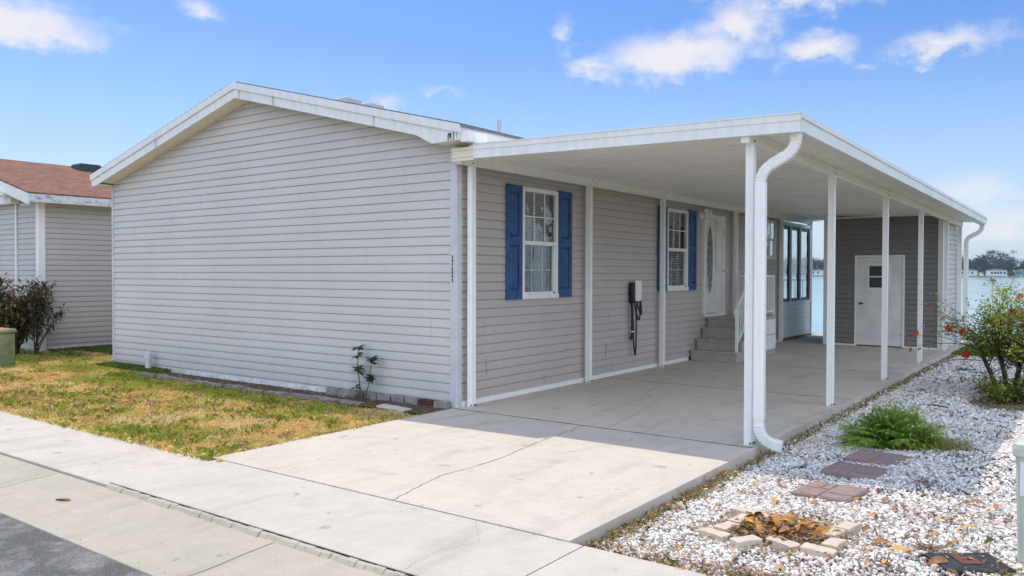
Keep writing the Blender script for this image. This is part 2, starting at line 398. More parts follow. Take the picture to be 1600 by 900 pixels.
def panels(name, mat, xsplit, ysplit, z0, z1, gap=.010, bev=.003, skip=()):
    m = MB()
    for i in range(len(xsplit)-1):
        for j in range(len(ysplit)-1):
            if (i, j) in skip: continue
            m.box(xsplit[i]+gap/2, xsplit[i+1]-gap/2, ysplit[j]+gap/2, ysplit[j+1]-gap/2, z0, z1)
    return m.build(name, mat, bevel=bev, kind='structure')
drive = panels('driveway', 'conc', [.01, 3.97], [-3.555, -.10, 3.76, 7.30, 11.2, 16.5], -.24, SLAB)
panels('sidewalk', 'conc2', [-44, -39, -34, -29, -24, -19, -14, -9.3, -5.9, -2.5, .10], [-4.575, -3.555], -.24, -.064)
panels('sidewalk', 'conc2', [.10, 4.08, 7.6, 11, 15, 20, 30], [-4.57, -3.555], -.24, -.034)
# joint filler just under the slab tops
m = MB(); m.box(-44, .095, -4.568, -3.56, -.28, -.072); m.box(.105, 30, -4.565, -3.57, -.28, -.042); m.box(.04, 3.94, -3.566, 16.3, -.28, SLAB-.006); m.build('joint_filler', 'fill', kind='structure')
# mitred kerb with rolled gutter
m = MB()
ks = [-44, -36, -28, -20, -13, -8.5, -4.6, -.73, 2.33, 5.9, 10, 15, 22, 30]
for i in range(len(ks)-1):
    pr = [(-5.36, -.26), (-5.36, -.112), (-5.18, -.118), (-5.02, -.110), (-4.82, -.092), (-4.64, -.082), (-4.585, -.080), (-4.585, -.26)]
    m.prism(pr, 'X', ks[i]+.006, ks[i+1]-.006)
m.build('kerb', 'kerb', kind='structure', bevel=.005)
# worn apron lip above the kerb
m = MB()
n = 70
for i in range(n):
    x0 = .112 + i*(5.6-.112)/n; x1 = x0 + (5.6-.112)/n
    w0 = -4.595 - .02*random.random(); zt = -.043 - .008*random.random()
    m.hexa([(x0, w0-.012, -.09), (x1, w0-.012, -.09), (x1, -4.56, -.09), (x0, -4.56, -.09), (x0, w0+.012, zt-.008), (x1, w0+.012, zt-.008), (x1, -4.56, zt), (x0, -4.56, zt)])
m.build('worn_lip', 'kerb', drive)

def crack(pts, w, z, parent=None, name='crack', mat='crack', jit=.010, sub=8):
    P = []
    for k in range(len(pts)-1):
        a, b = Vector((*pts[k], 0)), Vector((*pts[k+1], 0))
        for q in range(sub): P.append(a.lerp(b, q/sub))
    P.append(Vector((*pts[-1], 0)))
    d = (P[-1]-P[0]).normalized(); nrm = Vector((-d.y, d.x, 0)); vs = []; fs = []
    for i, p in enumerate(P):
        o = random.uniform(-jit, jit) if 0 < i < len(P)-1 else 0
        ww = w*random.uniform(.35, 1.2)/2
        for s_ in (-1, 1):
            q = p + nrm*(o + s_*ww); vs.append((q.x, q.y, z))
    for i in range(len(P)-1): fs.append((2*i, 2*i+1, 2*i+3, 2*i+2))
    m = MB(); m.add(vs, fs); return m.build(name, mat, parent)
crack([(2.38, -3.55), (2.28, -3.2), (2.19, -2.8), (2.21, -2.05), (2.08, -1.2), (2.02, -.6), (1.97, -.12)], .010, SLAB+.002, drive)
crack([(2.7, -.12), (2.78, -.55), (2.62, -1.2), (2.5, -1.55)], .004, SLAB+.002, drive)
for yj in (-.10, 3.76, 7.30): crack([(.03, yj), (3.94, yj)], .030, SLAB+.0015, drive, 'slab_joint', 'fill', .002, 30)
crack([(1.1, 3.7), (1.4, 2.6), (1.9, 1.9), (2.2, .4), (2.25, -.08)], .007, SLAB+.002, drive)
crack([(3.2, -3.57), (3.5, -3.9), (3.4, -4.2), (3.45, -4.55)], .002, -.032, drive)

# lawns (sheets) and soil bed
grid_sheet('lawn', -40, .0, -3.56, 17, 200, 100, h_lawn, 'lawn', kind='structure')
grid_sheet('lawn', 3.98, 40, 12.4, 17, 60, 12, lambda x, y: -.11+0*x, 'lawn', kind='structure')
grid_sheet('lawn', 7.2, 8.7, -3.56, 12.4, 12, 50, lambda x, y: -.09+0*x, 'lawn', kind='structure')
grid_sheet('planting_bed', -6.75, -.01, -.62, -.02, 80, 10, lambda x, y: h_lawn(x, y)+.012*(fbm(x, y, 4)-.3)+.02*np.clip((x+2.2)/2, 0, 1)-.06*np.clip((-y-.5)/.1, 0, 1)*0, 'soil', .010, kind='structure')
grid_sheet('gravel_bed', 3.96, 7.25, -3.60, 12.5, 90, 130, h_gravel, 'bedding', -.012, kind='structure')

# ------------------------------------------------------------------ siding
def siding(m, place, z0, z1, ulim, course=.12, zref=.1529, holes=(), lip=.0125):
    """place(u, off, z) -> xyz; ulim(z) -> (u0,u1); holes: (ua, ub, za, zb)"""
    srnd = random.Random(int(z1*1000)); k0 = math.floor((z0-zref)/course+1e-6); k1 = math.ceil((z1-zref)/course-1e-6)
    prof = [(0, lip*.9), (.06, lip), (.35, lip*.86), (.89, lip*.10), (.915, -.008), (1.0, -.009)]
    def off(t):
        for (a, oa), (b, ob) in zip(prof, prof[1:]):
            if a <= t <= b+1e-9: return oa + (ob-oa)*(t-a)/(b-a)
        return prof[-1][1]
    for k in range(k0, k1):
        zb = zref + k*course
        cuts = {max(z0, zb), min(z1, zb+course)}
        if k % 2 == 0 or k == k0:
            u_ = -25 + srnd.uniform(0, 3.6); seams = []
            while u_ < 25: seams.append(u_); u_ += srnd.choice((3.66, 3.66, 2.4))
        for t_, _ in prof:
            z = zb + t_*course
            if z0 < z < z1: cuts.add(z)
        for h in holes:
            for z in h[2:]:
                if max(z0, zb) < z < min(z1, zb+course): cuts.add(z)
        cz = sorted(cuts)
        def spans(zm):
            iv = [ulim(zm)]
            for (ua, ub, za, zb_) in holes:
                if za < zm < zb_:
                    nv = []
                    for a, b in iv:
                        if ub <= a or ua >= b: nv.append((a, b)); continue
                        if a < ua: nv.append((a, ua))
                        if ub < b: nv.append((ub, b))
                    iv = nv
            return iv
        for za, zc in zip(cz, cz[1:]):
            if zc-za < 1e-5: continue
            ta, tc = (za-zb)/course, (zc-zb)/course; eps = 1e-5
            oa, oc = off(min(1, ta+eps)), off(max(0, tc-eps))
            la, lc, lm = ulim(za), ulim(zc), ulim((za+zc)/2)
            def cut(iv):
                o_ = []
                for a, b in iv:
                    p = a
                    for q_ in seams:
                        if p < q_ < b: o_.append((p, q_)); p = q_
                    o_.append((p, b))
                return o_
            for a, b in cut(spans((za+zc)/2)):
                ex = .0012*(sum(1 for q_ in seams if q_ < (a+b)/2) % 2)
                oa_, oc_ = oa, oc; oa, oc = oa+ex, oc+ex
                a0, a1 = (la[0], lc[0]) if abs(a-lm[0]) < 1e-6 else (a, a)
                b0, b1 = (la[1], lc[1]) if abs(b-lm[1]) < 1e-6 else (b, b)
                if b0-a0 < 1e-4 and b1-a1 < 1e-4: continue
                m.add([place(a0, oa, za), place(b0, oa, za), place(b1, oc, zc), place(a1, oc, zc)], [(0, 1, 2, 3)])
                oa, oc = oa_, oc_
        z = max(z0, zb)
        if zb >= z0-1e-6:
            for a, b in spans(zb+1e-4):
                m.add([place(a, -.009, zb), place(b, -.009, zb), place(b, lip*.9, zb), place(a, lip*.9, zb)], [(0, 1, 2, 3)])
    return m

# ================================================================== THE HOUSE
HW, XR = 8.64, -4.32            # width, ridge x
house = thing('mobile_home', 'grey-sided single-storey home with white gable fascia and blue shutters', 'house', (-4.32, 6.4, 0))
RZ, SL = 4.70, .25              # top of the roof at the ridge, slope
def rake(x): return RZ - SL*abs(x-XR)
m = MB()
def gl(z):
    zz = max(z, 3.38); hw = max(0.0, (4.52-zz)/SL) if z > 3.38 else 1e9
    return (max(-HW+.0, XR-hw), min(-.085, XR+hw))
siding(m, lambda u, o, z: (u, -o, z), -.087, 4.50, gl)
m.build('gable_wall', 'gable', house)
HOLES = [(1.43, 2.31, 1.37, 2.92), (6.16, 7.06, 1.41, 2.93), (11.45, 12.43, 2.10, 3.02), (7.93, 8.9, .90, 2.90)]
m = MB(); siding(m, lambda u, o, z: (o, u, z), .033, 3.36, lambda z: (.06, 12.86), holes=HOLES)
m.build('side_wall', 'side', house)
# inside shell: back of the walls, far walls, floor, so nothing shows through
m = MB(); m.box(-8.6, -8.5, .05, 12.8, -.2, 3.5); m.box(-8.5, -.3, 12.75, 12.85, -.2, 3.5); m.box(-8.5, -.25, .3, 12.7, -.2, .86)
m.box(-3.2, -3.1, .3, 12.7, .86, 3.4)
m.split('inner_wall', 'dark', house)
m = MB()
siding(m, lambda u, o, z: (-HW-o, u, z), -.087, 3.36, lambda z: (.02, 12.85)); m.build('left_wall', 'side', house)
# corner posts
m = MB(); m.prism([(-.095, -.022), (-.012, -.022), (-.004, -.030), (.014, -.030), (.022, -.022), (.022, .075), (.0, .075), (.0, .0), (-.095, .0)], 'Z', -.12, 3.37)
m.build('corner_trim', 'trimgrey', house)
m = MB(); m.prism([(-HW-.026, -.024), (-HW+.03, -.024), (-HW+.03, 0), (-HW, 0), (-HW, .08), (-HW-.026, .08)], 'Z', -.12, 3.37)
m.build('corner_trim', 'trimgrey', house)
m = MB(); m.box(-HW+.02, -.05, -.004, .05, -.25, -.088); m.build('skirting', 'skirt', house)
m = MB(); m.box(-6.2, -.2, -.019, -.013, -.085, .008)
sk = m.build('skirting_strip', 'skirt', house)
m = MB(); m.box(.004, .034, .08, 7.15, -.03, .034); m.box(.004, .034, 9.52, 12.86, -.03, .034); m.split('base_trim', 'white', house)

# rake fascia
Y0 = -.30
def rakepoly(s, d0, d1, xe, yoff):
    pass
m = MB()
for sgn, xe in ((1, .30), (-1, -8.87)):
    pts = [(XR, RZ-.025), (XR, RZ-.245)]
    if sgn > 0: pts += [(-.44, rake(-.44)-.245), (-.17, 3.352), (.30, 3.352), (.30, rake(.30)-.025)]
    else: pts += [(-8.62, rake(-8.62)-.245+.0), (-8.70, 3.352), (-8.87, 3.352), (-8.87, rake(-8.87)-.025)]
    m.prism(pts, 'Y', Y0, Y0+.025)
m.build('rake_fascia', 'fascia', house)
m = MB()
for xe in (.315, -8.885):
    m.prism([(XR, RZ+.002), (XR, RZ-.105), (xe, rake(xe)-.105), (xe, rake(xe)+.002)], 'Y', Y0-.024, Y0-.002)
m.build('drip_edge', 'fascia', house)
m = MB()
for xx in (-4.20, -3.35, -1.2, -6.6): m.box(xx, xx+.005, Y0-.0245, Y0-.001, rake(xx)-.24, rake(xx)-.012)
m.split('fascia_seam', 'trimgrey', house)
# sloped soffit under the rake
m = MB()
for xe in (-.30, -8.6):
    z = lambda x: rake(x)-.225
    m.hexa([(XR, Y0+.026, RZ-.225), (xe, Y0+.026, z(xe)), (xe, .03, z(xe)), (XR, .03, RZ-.225), (XR, Y0+.026, RZ-.19), (xe, Y0+.026, z(xe)+.03), (xe, .03, z(xe)+.03), (XR, .03, RZ-.19)])
m.split('rake_soffit', 'soffit', house)
m = MB(); m.box(-.17, .29, Y0+.026, .06, 3.355, 3.385); m.box(-8.86, -8.62, Y0+.026, 12.9, 3.353, 3.385); m.box(.03, .29, .062, 12.9, 3.356, 3.385)
m.split('eave_soffit', 'soffit', house)
m = MB(); m.box(-8.87, -8.845, Y0+.026, 15.6, 3.352, rake(-8.87)-.02); m.box(.275, .30, Y0+.026, 12.9, 3.352, rake(.3)-.02)
m.split('eave_fascia', 'fascia', house)
# roof slabs
def roofslab(x0, x1, y0, y1, ztop, th=.03):
    m = MB(); m.hexa([(x0, y0, ztop(x0)-th), (x1, y0, ztop(x1)-th), (x1, y1, ztop(x1)-th), (x0, y1, ztop(x0)-th), (x0, y0, ztop(x0)), (x1, y0, ztop(x1)), (x1, y1, ztop(x1)), (x0, y1, ztop(x0))]); return m
m = roofslab(-8.9, XR, Y0-.012, 15.7, lambda x: rake(x)+.006); mm = roofslab(XR, .33, Y0-.012, 15.7, lambda x: rake(x)+.006); m.add(mm.v, mm.f)
for k in range(33):                      # butt edges of the shingle courses, seen from the gable as a stepped line
    for sg in (-1, 1):
        x = XR + sg*(.14*k+.1); x2 = x - sg*.14
        m.hexa([(x2, Y0-.018, rake(x2)+.0065), (x, Y0-.018, rake(x)+.0065), (x, 15.7, rake(x)+.0065), (x2, 15.7, rake(x2)+.0065),
                (x2, Y0-.018, rake(x2)+.008), (x, Y0-.018, rake(x)+.018), (x, 15.7, rake(x)+.018), (x2, 15.7, rake(x2)+.008)])
roof = m.build('roof', 'roof', house)
m = MB(); 
for y in (0.15, .62): m.box(-2.55, -2.27, y, y+.34, rake(-2.4)-.05, rake(-2.4)+.085)
m.split('roof_vent', 'trimgrey', house, bevel=.03)
m = MB(); m.lathe([(.035, 0), (.035, .32)], (-1.75, 3.2, rake(-1.75)-.02), 12); m.build('vent_pipe', 'trimgrey', house)
m = MB(); m.lathe([(.035, 0), (.035, .45)], (-1.0, 12.4, rake(-1.0)-.02), 12); m.build('vent_pipe', 'trimgrey', house)
# mouldy flashing at the eave end
m = MB(); m.box(.302, .42, Y0+.02, .1, 3.33, 3.46)
m.build('eave_flashing', 'white', house)
m = MB(); m.box(.10, .285, Y0-.004, Y0-.001, 3.36, 3.45); m.build('mould_patch', 'stain', house)
# house number
cu = bpy.data.curves.new('house_number', 'FONT'); cu.body = '2\n4\n7\n6\n0\n9\n2'; cu.size = .056; cu.space_line = .90; cu.align_x = 'CENTER'; cu.extrude = .003; cu.offset = .0012
cu.materials.append(MT['ink']); o = bpy.data.objects.new('house_number', cu); COL.objects.link(o); o.parent = house
o.location = Vector((-.053, -.0255, 1.895)) - house.location; o.rotation_euler = (R(90), 0, 0)
def to_mesh_object(o):
    dg = bpy.context.evaluated_depsgraph_get(); me = bpy.data.meshes.new_from_object(o.evaluated_get(dg)); n = bpy.data.objects.new(o.name, me); COL.objects.link(n)
    n.parent = o.parent; n.location = o.location; n.rotation_euler = o.rotation_euler; nm = o.name; c = o.data; bpy.data.objects.remove(o); bpy.data.curves.remove(c); n.name = nm; return n
to_mesh_object(o)
# wall cracks on the side wall (broken vinyl)
for (y, za, zb_, w) in ((.60, .30, .60, .010), (2.0, .06, .19, .008), (3.85, .28, .55, .020), (3.95, .85, 1.08, .010), (4.25, .42, .64, .006), (3.7, 2.45, 2.62, .005), (1.75, .9, 1.02, .004)):
    P = []; n = 6
    m = MB(); vs = []; fs = []
    for i in range(n+1):
        z = za + (zb_-za)*i/n; yy = y + random.uniform(-.012, .012); ww = w*(.4 + .6*math.sin(math.pi*(i+.3)/(n+.6)))
        vs += [(.0165, yy-ww/2, z), (.0165, yy+ww/2, z)]
    for i in range(n): fs.append((2*i, 2*i+1, 2*i+3, 2*i+2))
    m.add(vs, fs); m.build('siding_crack', 'crack', house)

def window(y0, y1, z0, z1, label, cols=3, rows=2, blind=True, curtain=False):
    fr = MB(); w = .05; zm = (z0+z1)/2
    x0, x1 = -.02, .045
    fr.box(x0, x1, y0, y0+w, z0, z1); fr.box(x0, x1, y1-w, y1, z0, z1); fr.box(x0, x1, y0+w, y1-w, z1-w*1.2, z1); fr.box(x0, x1+.012, y0-.01, y1+.01, z0-.012, z0+w*1.1)
    f = fr.build('window', 'white', house, bevel=.004)
    s = MB(); s.box(-.005, .036, y0+w, y1-w, zm-.03, zm+.03)
    s.box(-.03, .012, y0+w, y0+w+.03, z0+w, zm-.03); s.box(-.03, .012, y1-w-.03, y1-w, z0+w, zm-.03); s.box(-.03, .012, y0+w, y1-w, z0+w*1.1, z0+w*1.1+.035)
    s.build('sash', 'white', f)
    g = MB()
    for k in range(1, cols):
        y = y0+w + (y1-y0-2*w)*k/cols; g.box(.004, .016, y-.008, y+.008, zm+.03, z1-w*1.2); g.box(-.035, -.026, y-.006, y+.006, z0+w*1.1+.03, zm-.03)
    for k in range(1, rows):
        z = zm+.03 + (z1-w*1.2-zm-.03)*k/rows; g.box(.0045, .0155, y0+w, y1-w, z-.008, z+.008)
        z = z0+w + (zm-.03-z0-w)*k/rows; g.box(-.0345, -.0265, y0+w, y1-w, z-.006, z+.006)
    g.split('muntin', 'white', f)
    p = MB(); p.add([(.001, y0+w, zm+.03), (.001, y1-w, zm+.03), (.001, y1-w, z1-w), (.001, y0+w, z1-w)], [(0, 1, 2, 3)]); p.add([(-.020, y0+w, z0+w), (-.020, y1-w, z0+w), (-.020, y1-w, zm-.03), (-.020, y0+w, zm-.03)], [(0, 1, 2, 3)])
    p.split('pane', 'glass', f)
    if blind:
        b = MB(); n = int((z1-z0)/.034)
        for k in range(n):
            z = z1-.06 - k*.034
            if z < (zm+.03 if curtain else z0+.1): break
            b.obox((-.10, (y0+y1)/2, z), (.014, 0, .009), (0, (y1-y0)/2-.05, 0), (.0008, 0, -.0014))
        b.build('blind', 'blind', f)
    if curtain:
        c = MB(); vs = []; n = 24
        for i in range(n+1):
            y = y0+.05 + (y1-y0-.1)*(.62+.38*i/n); x = -.16 + .02*math.sin(i*1.9)
            vs += [(x, y, z0), (x, y, z1)]
        c.add(vs, [(2*i, 2*i+1, 2*i+3, 2*i+2) for i in range(n)]); c.build('curtain', 'curtain', f)
    f['label'] = label
    return f
window(1.41, 2.33, 1.345, 2.945, 'front window with raised white blind and olive curtain', curtain=True)
window(6.14, 7.08, 1.385, 2.955, 'window with white blind beside the front door')
window(11.43, 12.45, 2.08, 3.04, 'small high window near the screened porch', rows=1)

def shutter(y0, y1, z0, z1):
    m = MB(); s = .075; zm = (z0+z1)/2+.02; x0, x1 = .016, .045
    m.box(x0, x1, y0, y0+s, z0, z1); m.box(x0, x1, y1-s, y1, z0, z1)
    for a, b in ((z0, z0+.13), (zm-.06, zm+.06), (z1-.11, z1)): m.box(x0, x1, y0+s, y1-s, a, b)
    sh = m.build('shutter', 'blue', house, bevel=.004)
    p = MB()
    for a, b in ((z0+.13, zm-.06), (zm+.06, z1-.11)):
        p.box(x0-.004, x0+.006, y0+s, y1-s, a, b)
        q = .035
        p.hexa([(x0+.006, y0+s+.014, a+.014), (x0+.006, y1-s-.014, a+.014), (x0+.006, y1-s-.014, b-.014), (x0+.006, y0+s+.014, b-.014),
                (x1-.006, y0+s+q, a+q), (x1-.006, y1-s-q, a+q), (x1-.006, y1-s-q, b-q), (x1-.006, y0+s+q, b-q)])
    p.build('shutter_panel', 'blue', sh)
shutter(1.03, 1.395, 1.335, 2.955); shutter(2.345, 2.73, 1.34, 2.965)
shutter(5.77, 6.125, 1.375, 2.975); shutter(7.095, 7.50, 1.375, 2.985)

# front door
m = MB(); m.box(-.02, .06, 7.87, 7.93, .84, 2.95); m.box(-.02, .06, 8.93, 8.99, .84, 2.95); m.box(-.02, .062, 7.93, 8.93, 2.88, 2.95); m.box(-.02, .075, 7.87, 8.99, .80, .86)
door = m.build('front_door', 'white', house, bevel=.004)
m = MB(); m.box(-.03, .02, 7.93, 8.52, .88, 2.88); m.build('door_leaf', 'doorwhite', door, bevel=.006)
m = MB(); m.box(-.03, .052, 8.525, 8.93, .86, 2.88); m.box(.052, .058, 8.57, 8.89, 1.0, 1.7); m.box(.052, .058, 8.57, 8.89, 1.8, 2.8); m.build('storm_door_panel', 'doorwhite', door, bevel=.004)
def oval(cy, cz, ry, rz, x0, x1, n=40, inner=None):
    m = MB(); vs = []; fs = []
    if inner is None:
        for x in (x0, x1): vs += [(x, cy+ry*math.cos(2*math.pi*k/n), cz+rz*math.sin(2*math.pi*k/n)) for k in range(n)]
        fs = [tuple(range(n)), tuple(range(n, 2*n))] + [(k, (k+1) % n, n+(k+1) % n, n+k) for k in range(n)]
    else:
        for x, f in ((x0, 1), (x1, 1), (x1, inner), (x0, inner)):
            vs += [(x, cy+(ry if f == 1 else ry-f)*math.cos(2*math.pi*k/n), cz+(rz if f == 1 else rz-f)*math.sin(2*math.pi*k/n)) for k in range(n)]
        for q in range(4):
            for k in range(n): l = (k+1) % n; fs.append((q*n+k, q*n+l, ((q+1) % 4)*n+l, ((q+1) % 4)*n+k))
    m.add(vs, fs); return m
oval(8.20, 2.0, .20, .74, .021, .038, inner=.035).build('oval_frame', 'doorwhite', door)
t = NT('leaded_glass'); n = t.noise(t.pos((1, 9, 9)), 1.5, 3); c = t.ramp(n, [(.4, (.10, .12, .11)), (.6, (.35, .37, .35))]); MT['leaded'] = t.set(c, .12, .6)
oval(8.20, 2.0, .168, .708, .0205, .028).build('oval_glass', 'leaded', door)
m = MB()
for k in range(-3, 4):
    m.box(.029, .033, 8.05, 8.35, 2.0+k*.19-.004, 2.0+k*.19+.004)
m.split('leading', 'frame', door)
m = MB(); m.lathe([(.0, 0), (.03, 0), (.03, .02), (.012, .03), (.012, .05), (.03, .06), (.03, .085), (0, .09)], (.06, 8.88, 1.78), 12, ax='X'); m.box(.06, .075, 8.87, 8.90, 2.55, 2.66); m.split('handle', 'trimgrey', door)
# flood lamp
m = MB(); m.box(.016, .055, 7.66, 7.80, 2.84, 2.98)
fl = m.build('flood_lamp', 'white', house, bevel=.01)
for dy, az in ((-.05, -.5), (.05, .5)):
    m = MB(); b = Vector((.07, 7.73+dy, 2.93)); d = Vector((.75, math.sin(az)*.9, .25)).normalized()
    m.tube([b-d*.02, b+d*.05, b+d*.07, b+d*.15, b+d*.17], [.018, .02, .035, .055, .056], 14); m.build('lamp_head', 'white', fl, smooth=False)

# screened porch at the back corner
m = MB(); siding(m, lambda u, o, z: (.02+o, u, z), .033, .92, lambda z: (13.0, 15.45)); m.build('porch_wall', 'white', house)
m = MB()
for y in (12.86, 13.62, 14.45, 15.36): m.box(-.04, .045, y, y+.075, .92, 3.05)
m.box(-.04, .05, 12.935, 15.44, .92, .98); m.box(-.04, .045, 12.935, 15.44, 2.98, 3.07)
m.box(-.08, .06, 15.44, 15.52, -.03, 3.2)
m.split('porch_post', 'white', house)
m = MB()
for a, b in ((12.945, 13.61), (13.705, 14.44), (14.535, 15.35)):
    m.box(-.02, .012, a, a+.09, .985, 2.975); m.box(-.02, .012, b-.09, b, .985, 2.975); m.box(-.02, .012, a+.09, b-.09, .985, 1.06); m.box(-.02, .012, a+.09, b-.09, 2.88, 2.975)
m.build('screen_frame', 'frame', house)
m = MB()
for a, b in ((12.945, 13.61), (13.705, 14.44), (14.535, 15.35)):
    m.add([(-.004, a+.09, 1.06), (-.004, b-.09, 1.06), (-.004, b-.09, 2.88), (-.004, a+.09, 2.88)], [(0, 1, 2, 3)])
m.split('screen_pane', 'tint', house)
m = MB()
m.box(-4.0, -.10, 15.48, 15.53, 1.50, 1.56); m.box(-4.0, -.10, 15.48, 15.53, .95, 1.0)
for k in range(36): m.box(-3.95+k*.11, -3.92+k*.11, 15.49, 15.52, 1.0, 1.5)
for x in (-4.05, -2.0): m.box(x, x+.09, 15.46, 15.55, -.1, 3.1)
m.build('porch_railing', 'white', house)
m = MB(); m.box(-4.05, -.05, 12.9, 15.45, -.2, .85); m.build('porch_floor', 'wood', house)
m = MB(); m.box(-8.6, .26, 12.95, 15.6, 3.20, 3.34); m.build('porch_ceiling', 'ceil', house)

# ================================================================== CARPORT
car = thing('carport', 'white metal carport roof on slender fluted posts along the grey home', 'carport', (2.2, 7.2, SLAB))
YF, YB = -.16, 14.95
def lz(y): return 3.0*0 + 0
def ztop(x, y): return 3.315 - .019*(x-.4) - (.0085*(y-YF))*np.clip((x-.3)/3.7, 0, 1)
def zt(x, y): return float(ztop(x, y))
TH = .172
# roof pans (one ribbed sheet): underside with standing ribs across, top skin
m = MB(); pw = .302; n = int((YB-YF-.06)/pw)
XL, XG = .05, 4.20
for k in range(n+1):
    a = YF+.03+k*pw; b = min(a+pw, YB-.02)
    if b-a < .05: break
    for (ya, yb, dz) in ((a, b-.030, 0.0), (b-.020, b, -.004)):
        z = lambda x, y: zt(x, y)-TH+.055+dz
        m.hexa([(XL, ya, z(XL, ya)), (XG, ya, z(XG, ya)), (XG, yb, z(XG, yb)), (XL, yb, z(XL, yb)), (XL, ya, z(XL, ya)+.05), (XG, ya, z(XG, ya)+.05), (XG, yb, z(XG, yb)+.05), (XL, yb, z(XL, yb)+.05)])
m.hexa([(.32, YF+.02, zt(.32, YF)-.045), (4.22, YF+.02, zt(4.22, YF)-.045), (4.22, YB, zt(4.22, YB)-.045), (.32, YB, zt(.32, YB)-.045), (.32, YF+.02, zt(.32, YF)-.012), (4.22, YF+.02, zt(4.22, YF)-.012), (4.22, YB, zt(4.22, YB)-.012), (.32, YB, zt(.32, YB)-.012)])
m.build('roof_pan', 'ceil', car)
# front fascia: two stepped bands with a lip
def band(m, x0, x1, y0, y1, d0, d1):
    m.hexa([(x0, y0, zt(x0, YF)-d1), (x1, y0, zt(x1, YF)-d1), (x1, y1, zt(x1, YF)-d1), (x0, y1, zt(x0, YF)-d1), (x0, y0, zt(x0, YF)-d0), (x1, y0, zt(x1, YF)-d0), (x1, y1, zt(x1, YF)-d0), (x0, y1, zt(x0, YF)-d0)])
m = MB(); band(m, .40, 4.395, YF, YF+.03, .012, .075); band(m, .40, 4.39, YF+.008, YF+.03, .0755, TH); band(m, .40, 4.40, YF-.008, YF+.03, 0, .0118); band(m, .40, 4.393, YF-.004, YF+.06, TH+.0005, TH+.012)
m.build('front_fascia', 'fascia', car)
m = MB()
for k in range(4): m.box(.042, .398, YF+.005+(.012 if k % 2 else 0), YF+.06, 3.285-.042*(k+1)+.001, 3.285-.042*k)
m.build('end_cap', 'soffit', car)
# gutter
m = MB(); gx0, gx1 = 4.215, 4.39
for (xa, xb, d0, d1) in ((gx1-.012, gx1, .05, TH), (gx1-.02, gx1+.014, .0, .048), (gx0, gx1-.012, TH-.014, TH+.002), (gx0, gx0+.01, .02, TH-.015)):
    ya, yb = YF+.031, YB
    m.hexa([(xa, ya, zt(xa, ya)-d1), (xb, ya, zt(xb, ya)-d1), (xb, yb, zt(xb, yb)-d1), (xa, yb, zt(xa, yb)-d1), (xa, ya, zt(xa, ya)-d0), (xb, ya, zt(xb, ya)-d0), (xb, yb, zt(xb, yb)-d0), (xa, yb, zt(xa, yb)-d0)])
m.hexa([(gx0, YB+.001, zt(gx0, YB)-TH), (gx1, YB+.001, zt(gx1, YB)-TH), (gx1, YB+.012, zt(gx1, YB)-TH), (gx0, YB+.012, zt(gx0, YB)-TH), (gx0, YB+.001, zt(gx0, YB)), (gx1+.014, YB+.001, zt(gx1, YB)), (gx1+.014, YB+.012, zt(gx1, YB)), (gx0, YB+.012, zt(gx0, YB))])
m.build('gutter', 'fascia', car)
# beams
m = MB(); m.box(.075, .155, -.10, 14.9, 3.092, 3.225); m.build('beam', 'white', car, bevel=.004)
def rb(y): return 3.005 - .0072*y
m = MB(); m.hexa([(3.80, -.12, rb(-.12)), (3.885, -.12, rb(-.12)), (3.885, 14.9, rb(14.9)), (3.80, 14.9, rb(14.9)), (3.80, -.12, zt(3.84, -.12)-TH+.054), (3.885, -.12, zt(3.84, -.12)-TH+.054), (3.885, 14.9, zt(3.84, 14.9)-TH+.054), (3.80, 14.9, zt(3.84, 14.9)-TH+.054)])
m.build('beam', 'white', car, bevel=.004)
def post(x, y, z1, z0=SLAB):
    m = MB(); w = .04; g = .004
    pr = []
    for (ax, ay, bx, by) in ((-w, -w, w, -w), (w, -w, w, w), (w, w, -w, w), (-w, w, -w, -w)):
        nx, ny_ = -(by-ay), bx-ax; L = math.hypot(nx, ny_); nx, ny_ = nx/L, ny_/L
        for t_, i_ in ((0, 0), (.22, 0), (.26, 1), (.40, 1), (.44, 0), (.56, 0), (.60, 1), (.74, 1), (.78, 0)):
            pr.append((x+ax+(bx-ax)*t_+nx*g*i_, y+ay+(by-ay)*t_+ny_*g*i_))
    m.prism(pr, 'Z', z0, z1)
    p = m.build('post', 'white', car)
    b = MB()
    for dx, dy in ((.03, -.046), (.047, .0), (.047, .03)): b.obox((x+dx, y+dy, z0+.02), (.008, 0, 0), (0, .008, 0), (0, 0, .008))
    b.obox((x+.048, y-.025, z1+.03), (.004, 0, 0), (0, .007, 0), (0, 0, .007)); b.obox((x+.048, y+.015, z1+.10), (.004, 0, 0), (0, .007, 0), (0, 0, .007))
    b.split('bolt', 'frame', p)
for y in (.165, 3.12, 5.78, 9.46, 12.62): post(.115, y, 3.092)
for y in (.05, 3.06, 6.30, 9.45, 12.62, 14.72): post(3.845, y, rb(y))
def downspout(pts, name='downspout'):
    m = MB(); sec = [(-1, -.62), (-.8, -.75), (.8, -.75), (1, -.62), (1, .62), (.8, .75), (-.8, .75), (-1, .62)]
    P = []; rs = []
    for i in range(len(pts)-1):
        a, b = Vector(pts[i][0]), Vector(pts[i+1][0]); rib = pts[i][1]; L = (b-a).length
        k = 2 if rib else 1
        for q in range(k): P.append(a.lerp(b, q/k)); rs.append(.052*(.86 if rib and q % 2 else 1.0))
    P.append(Vector(pts[-1][0])); rs.append(.054)
    m.tube(P, rs, sec=sec, caps=True)
    return m.build(name, 'white', car)
def arc(c, r, a0, a1, y, n=9): return [((c[0]+r*math.cos(R(a0+(a1-a0)*k/n)), y, c[1]+r*math.sin(R(a0+(a1-a0)*k/n))), True) for k in range(n+1)]
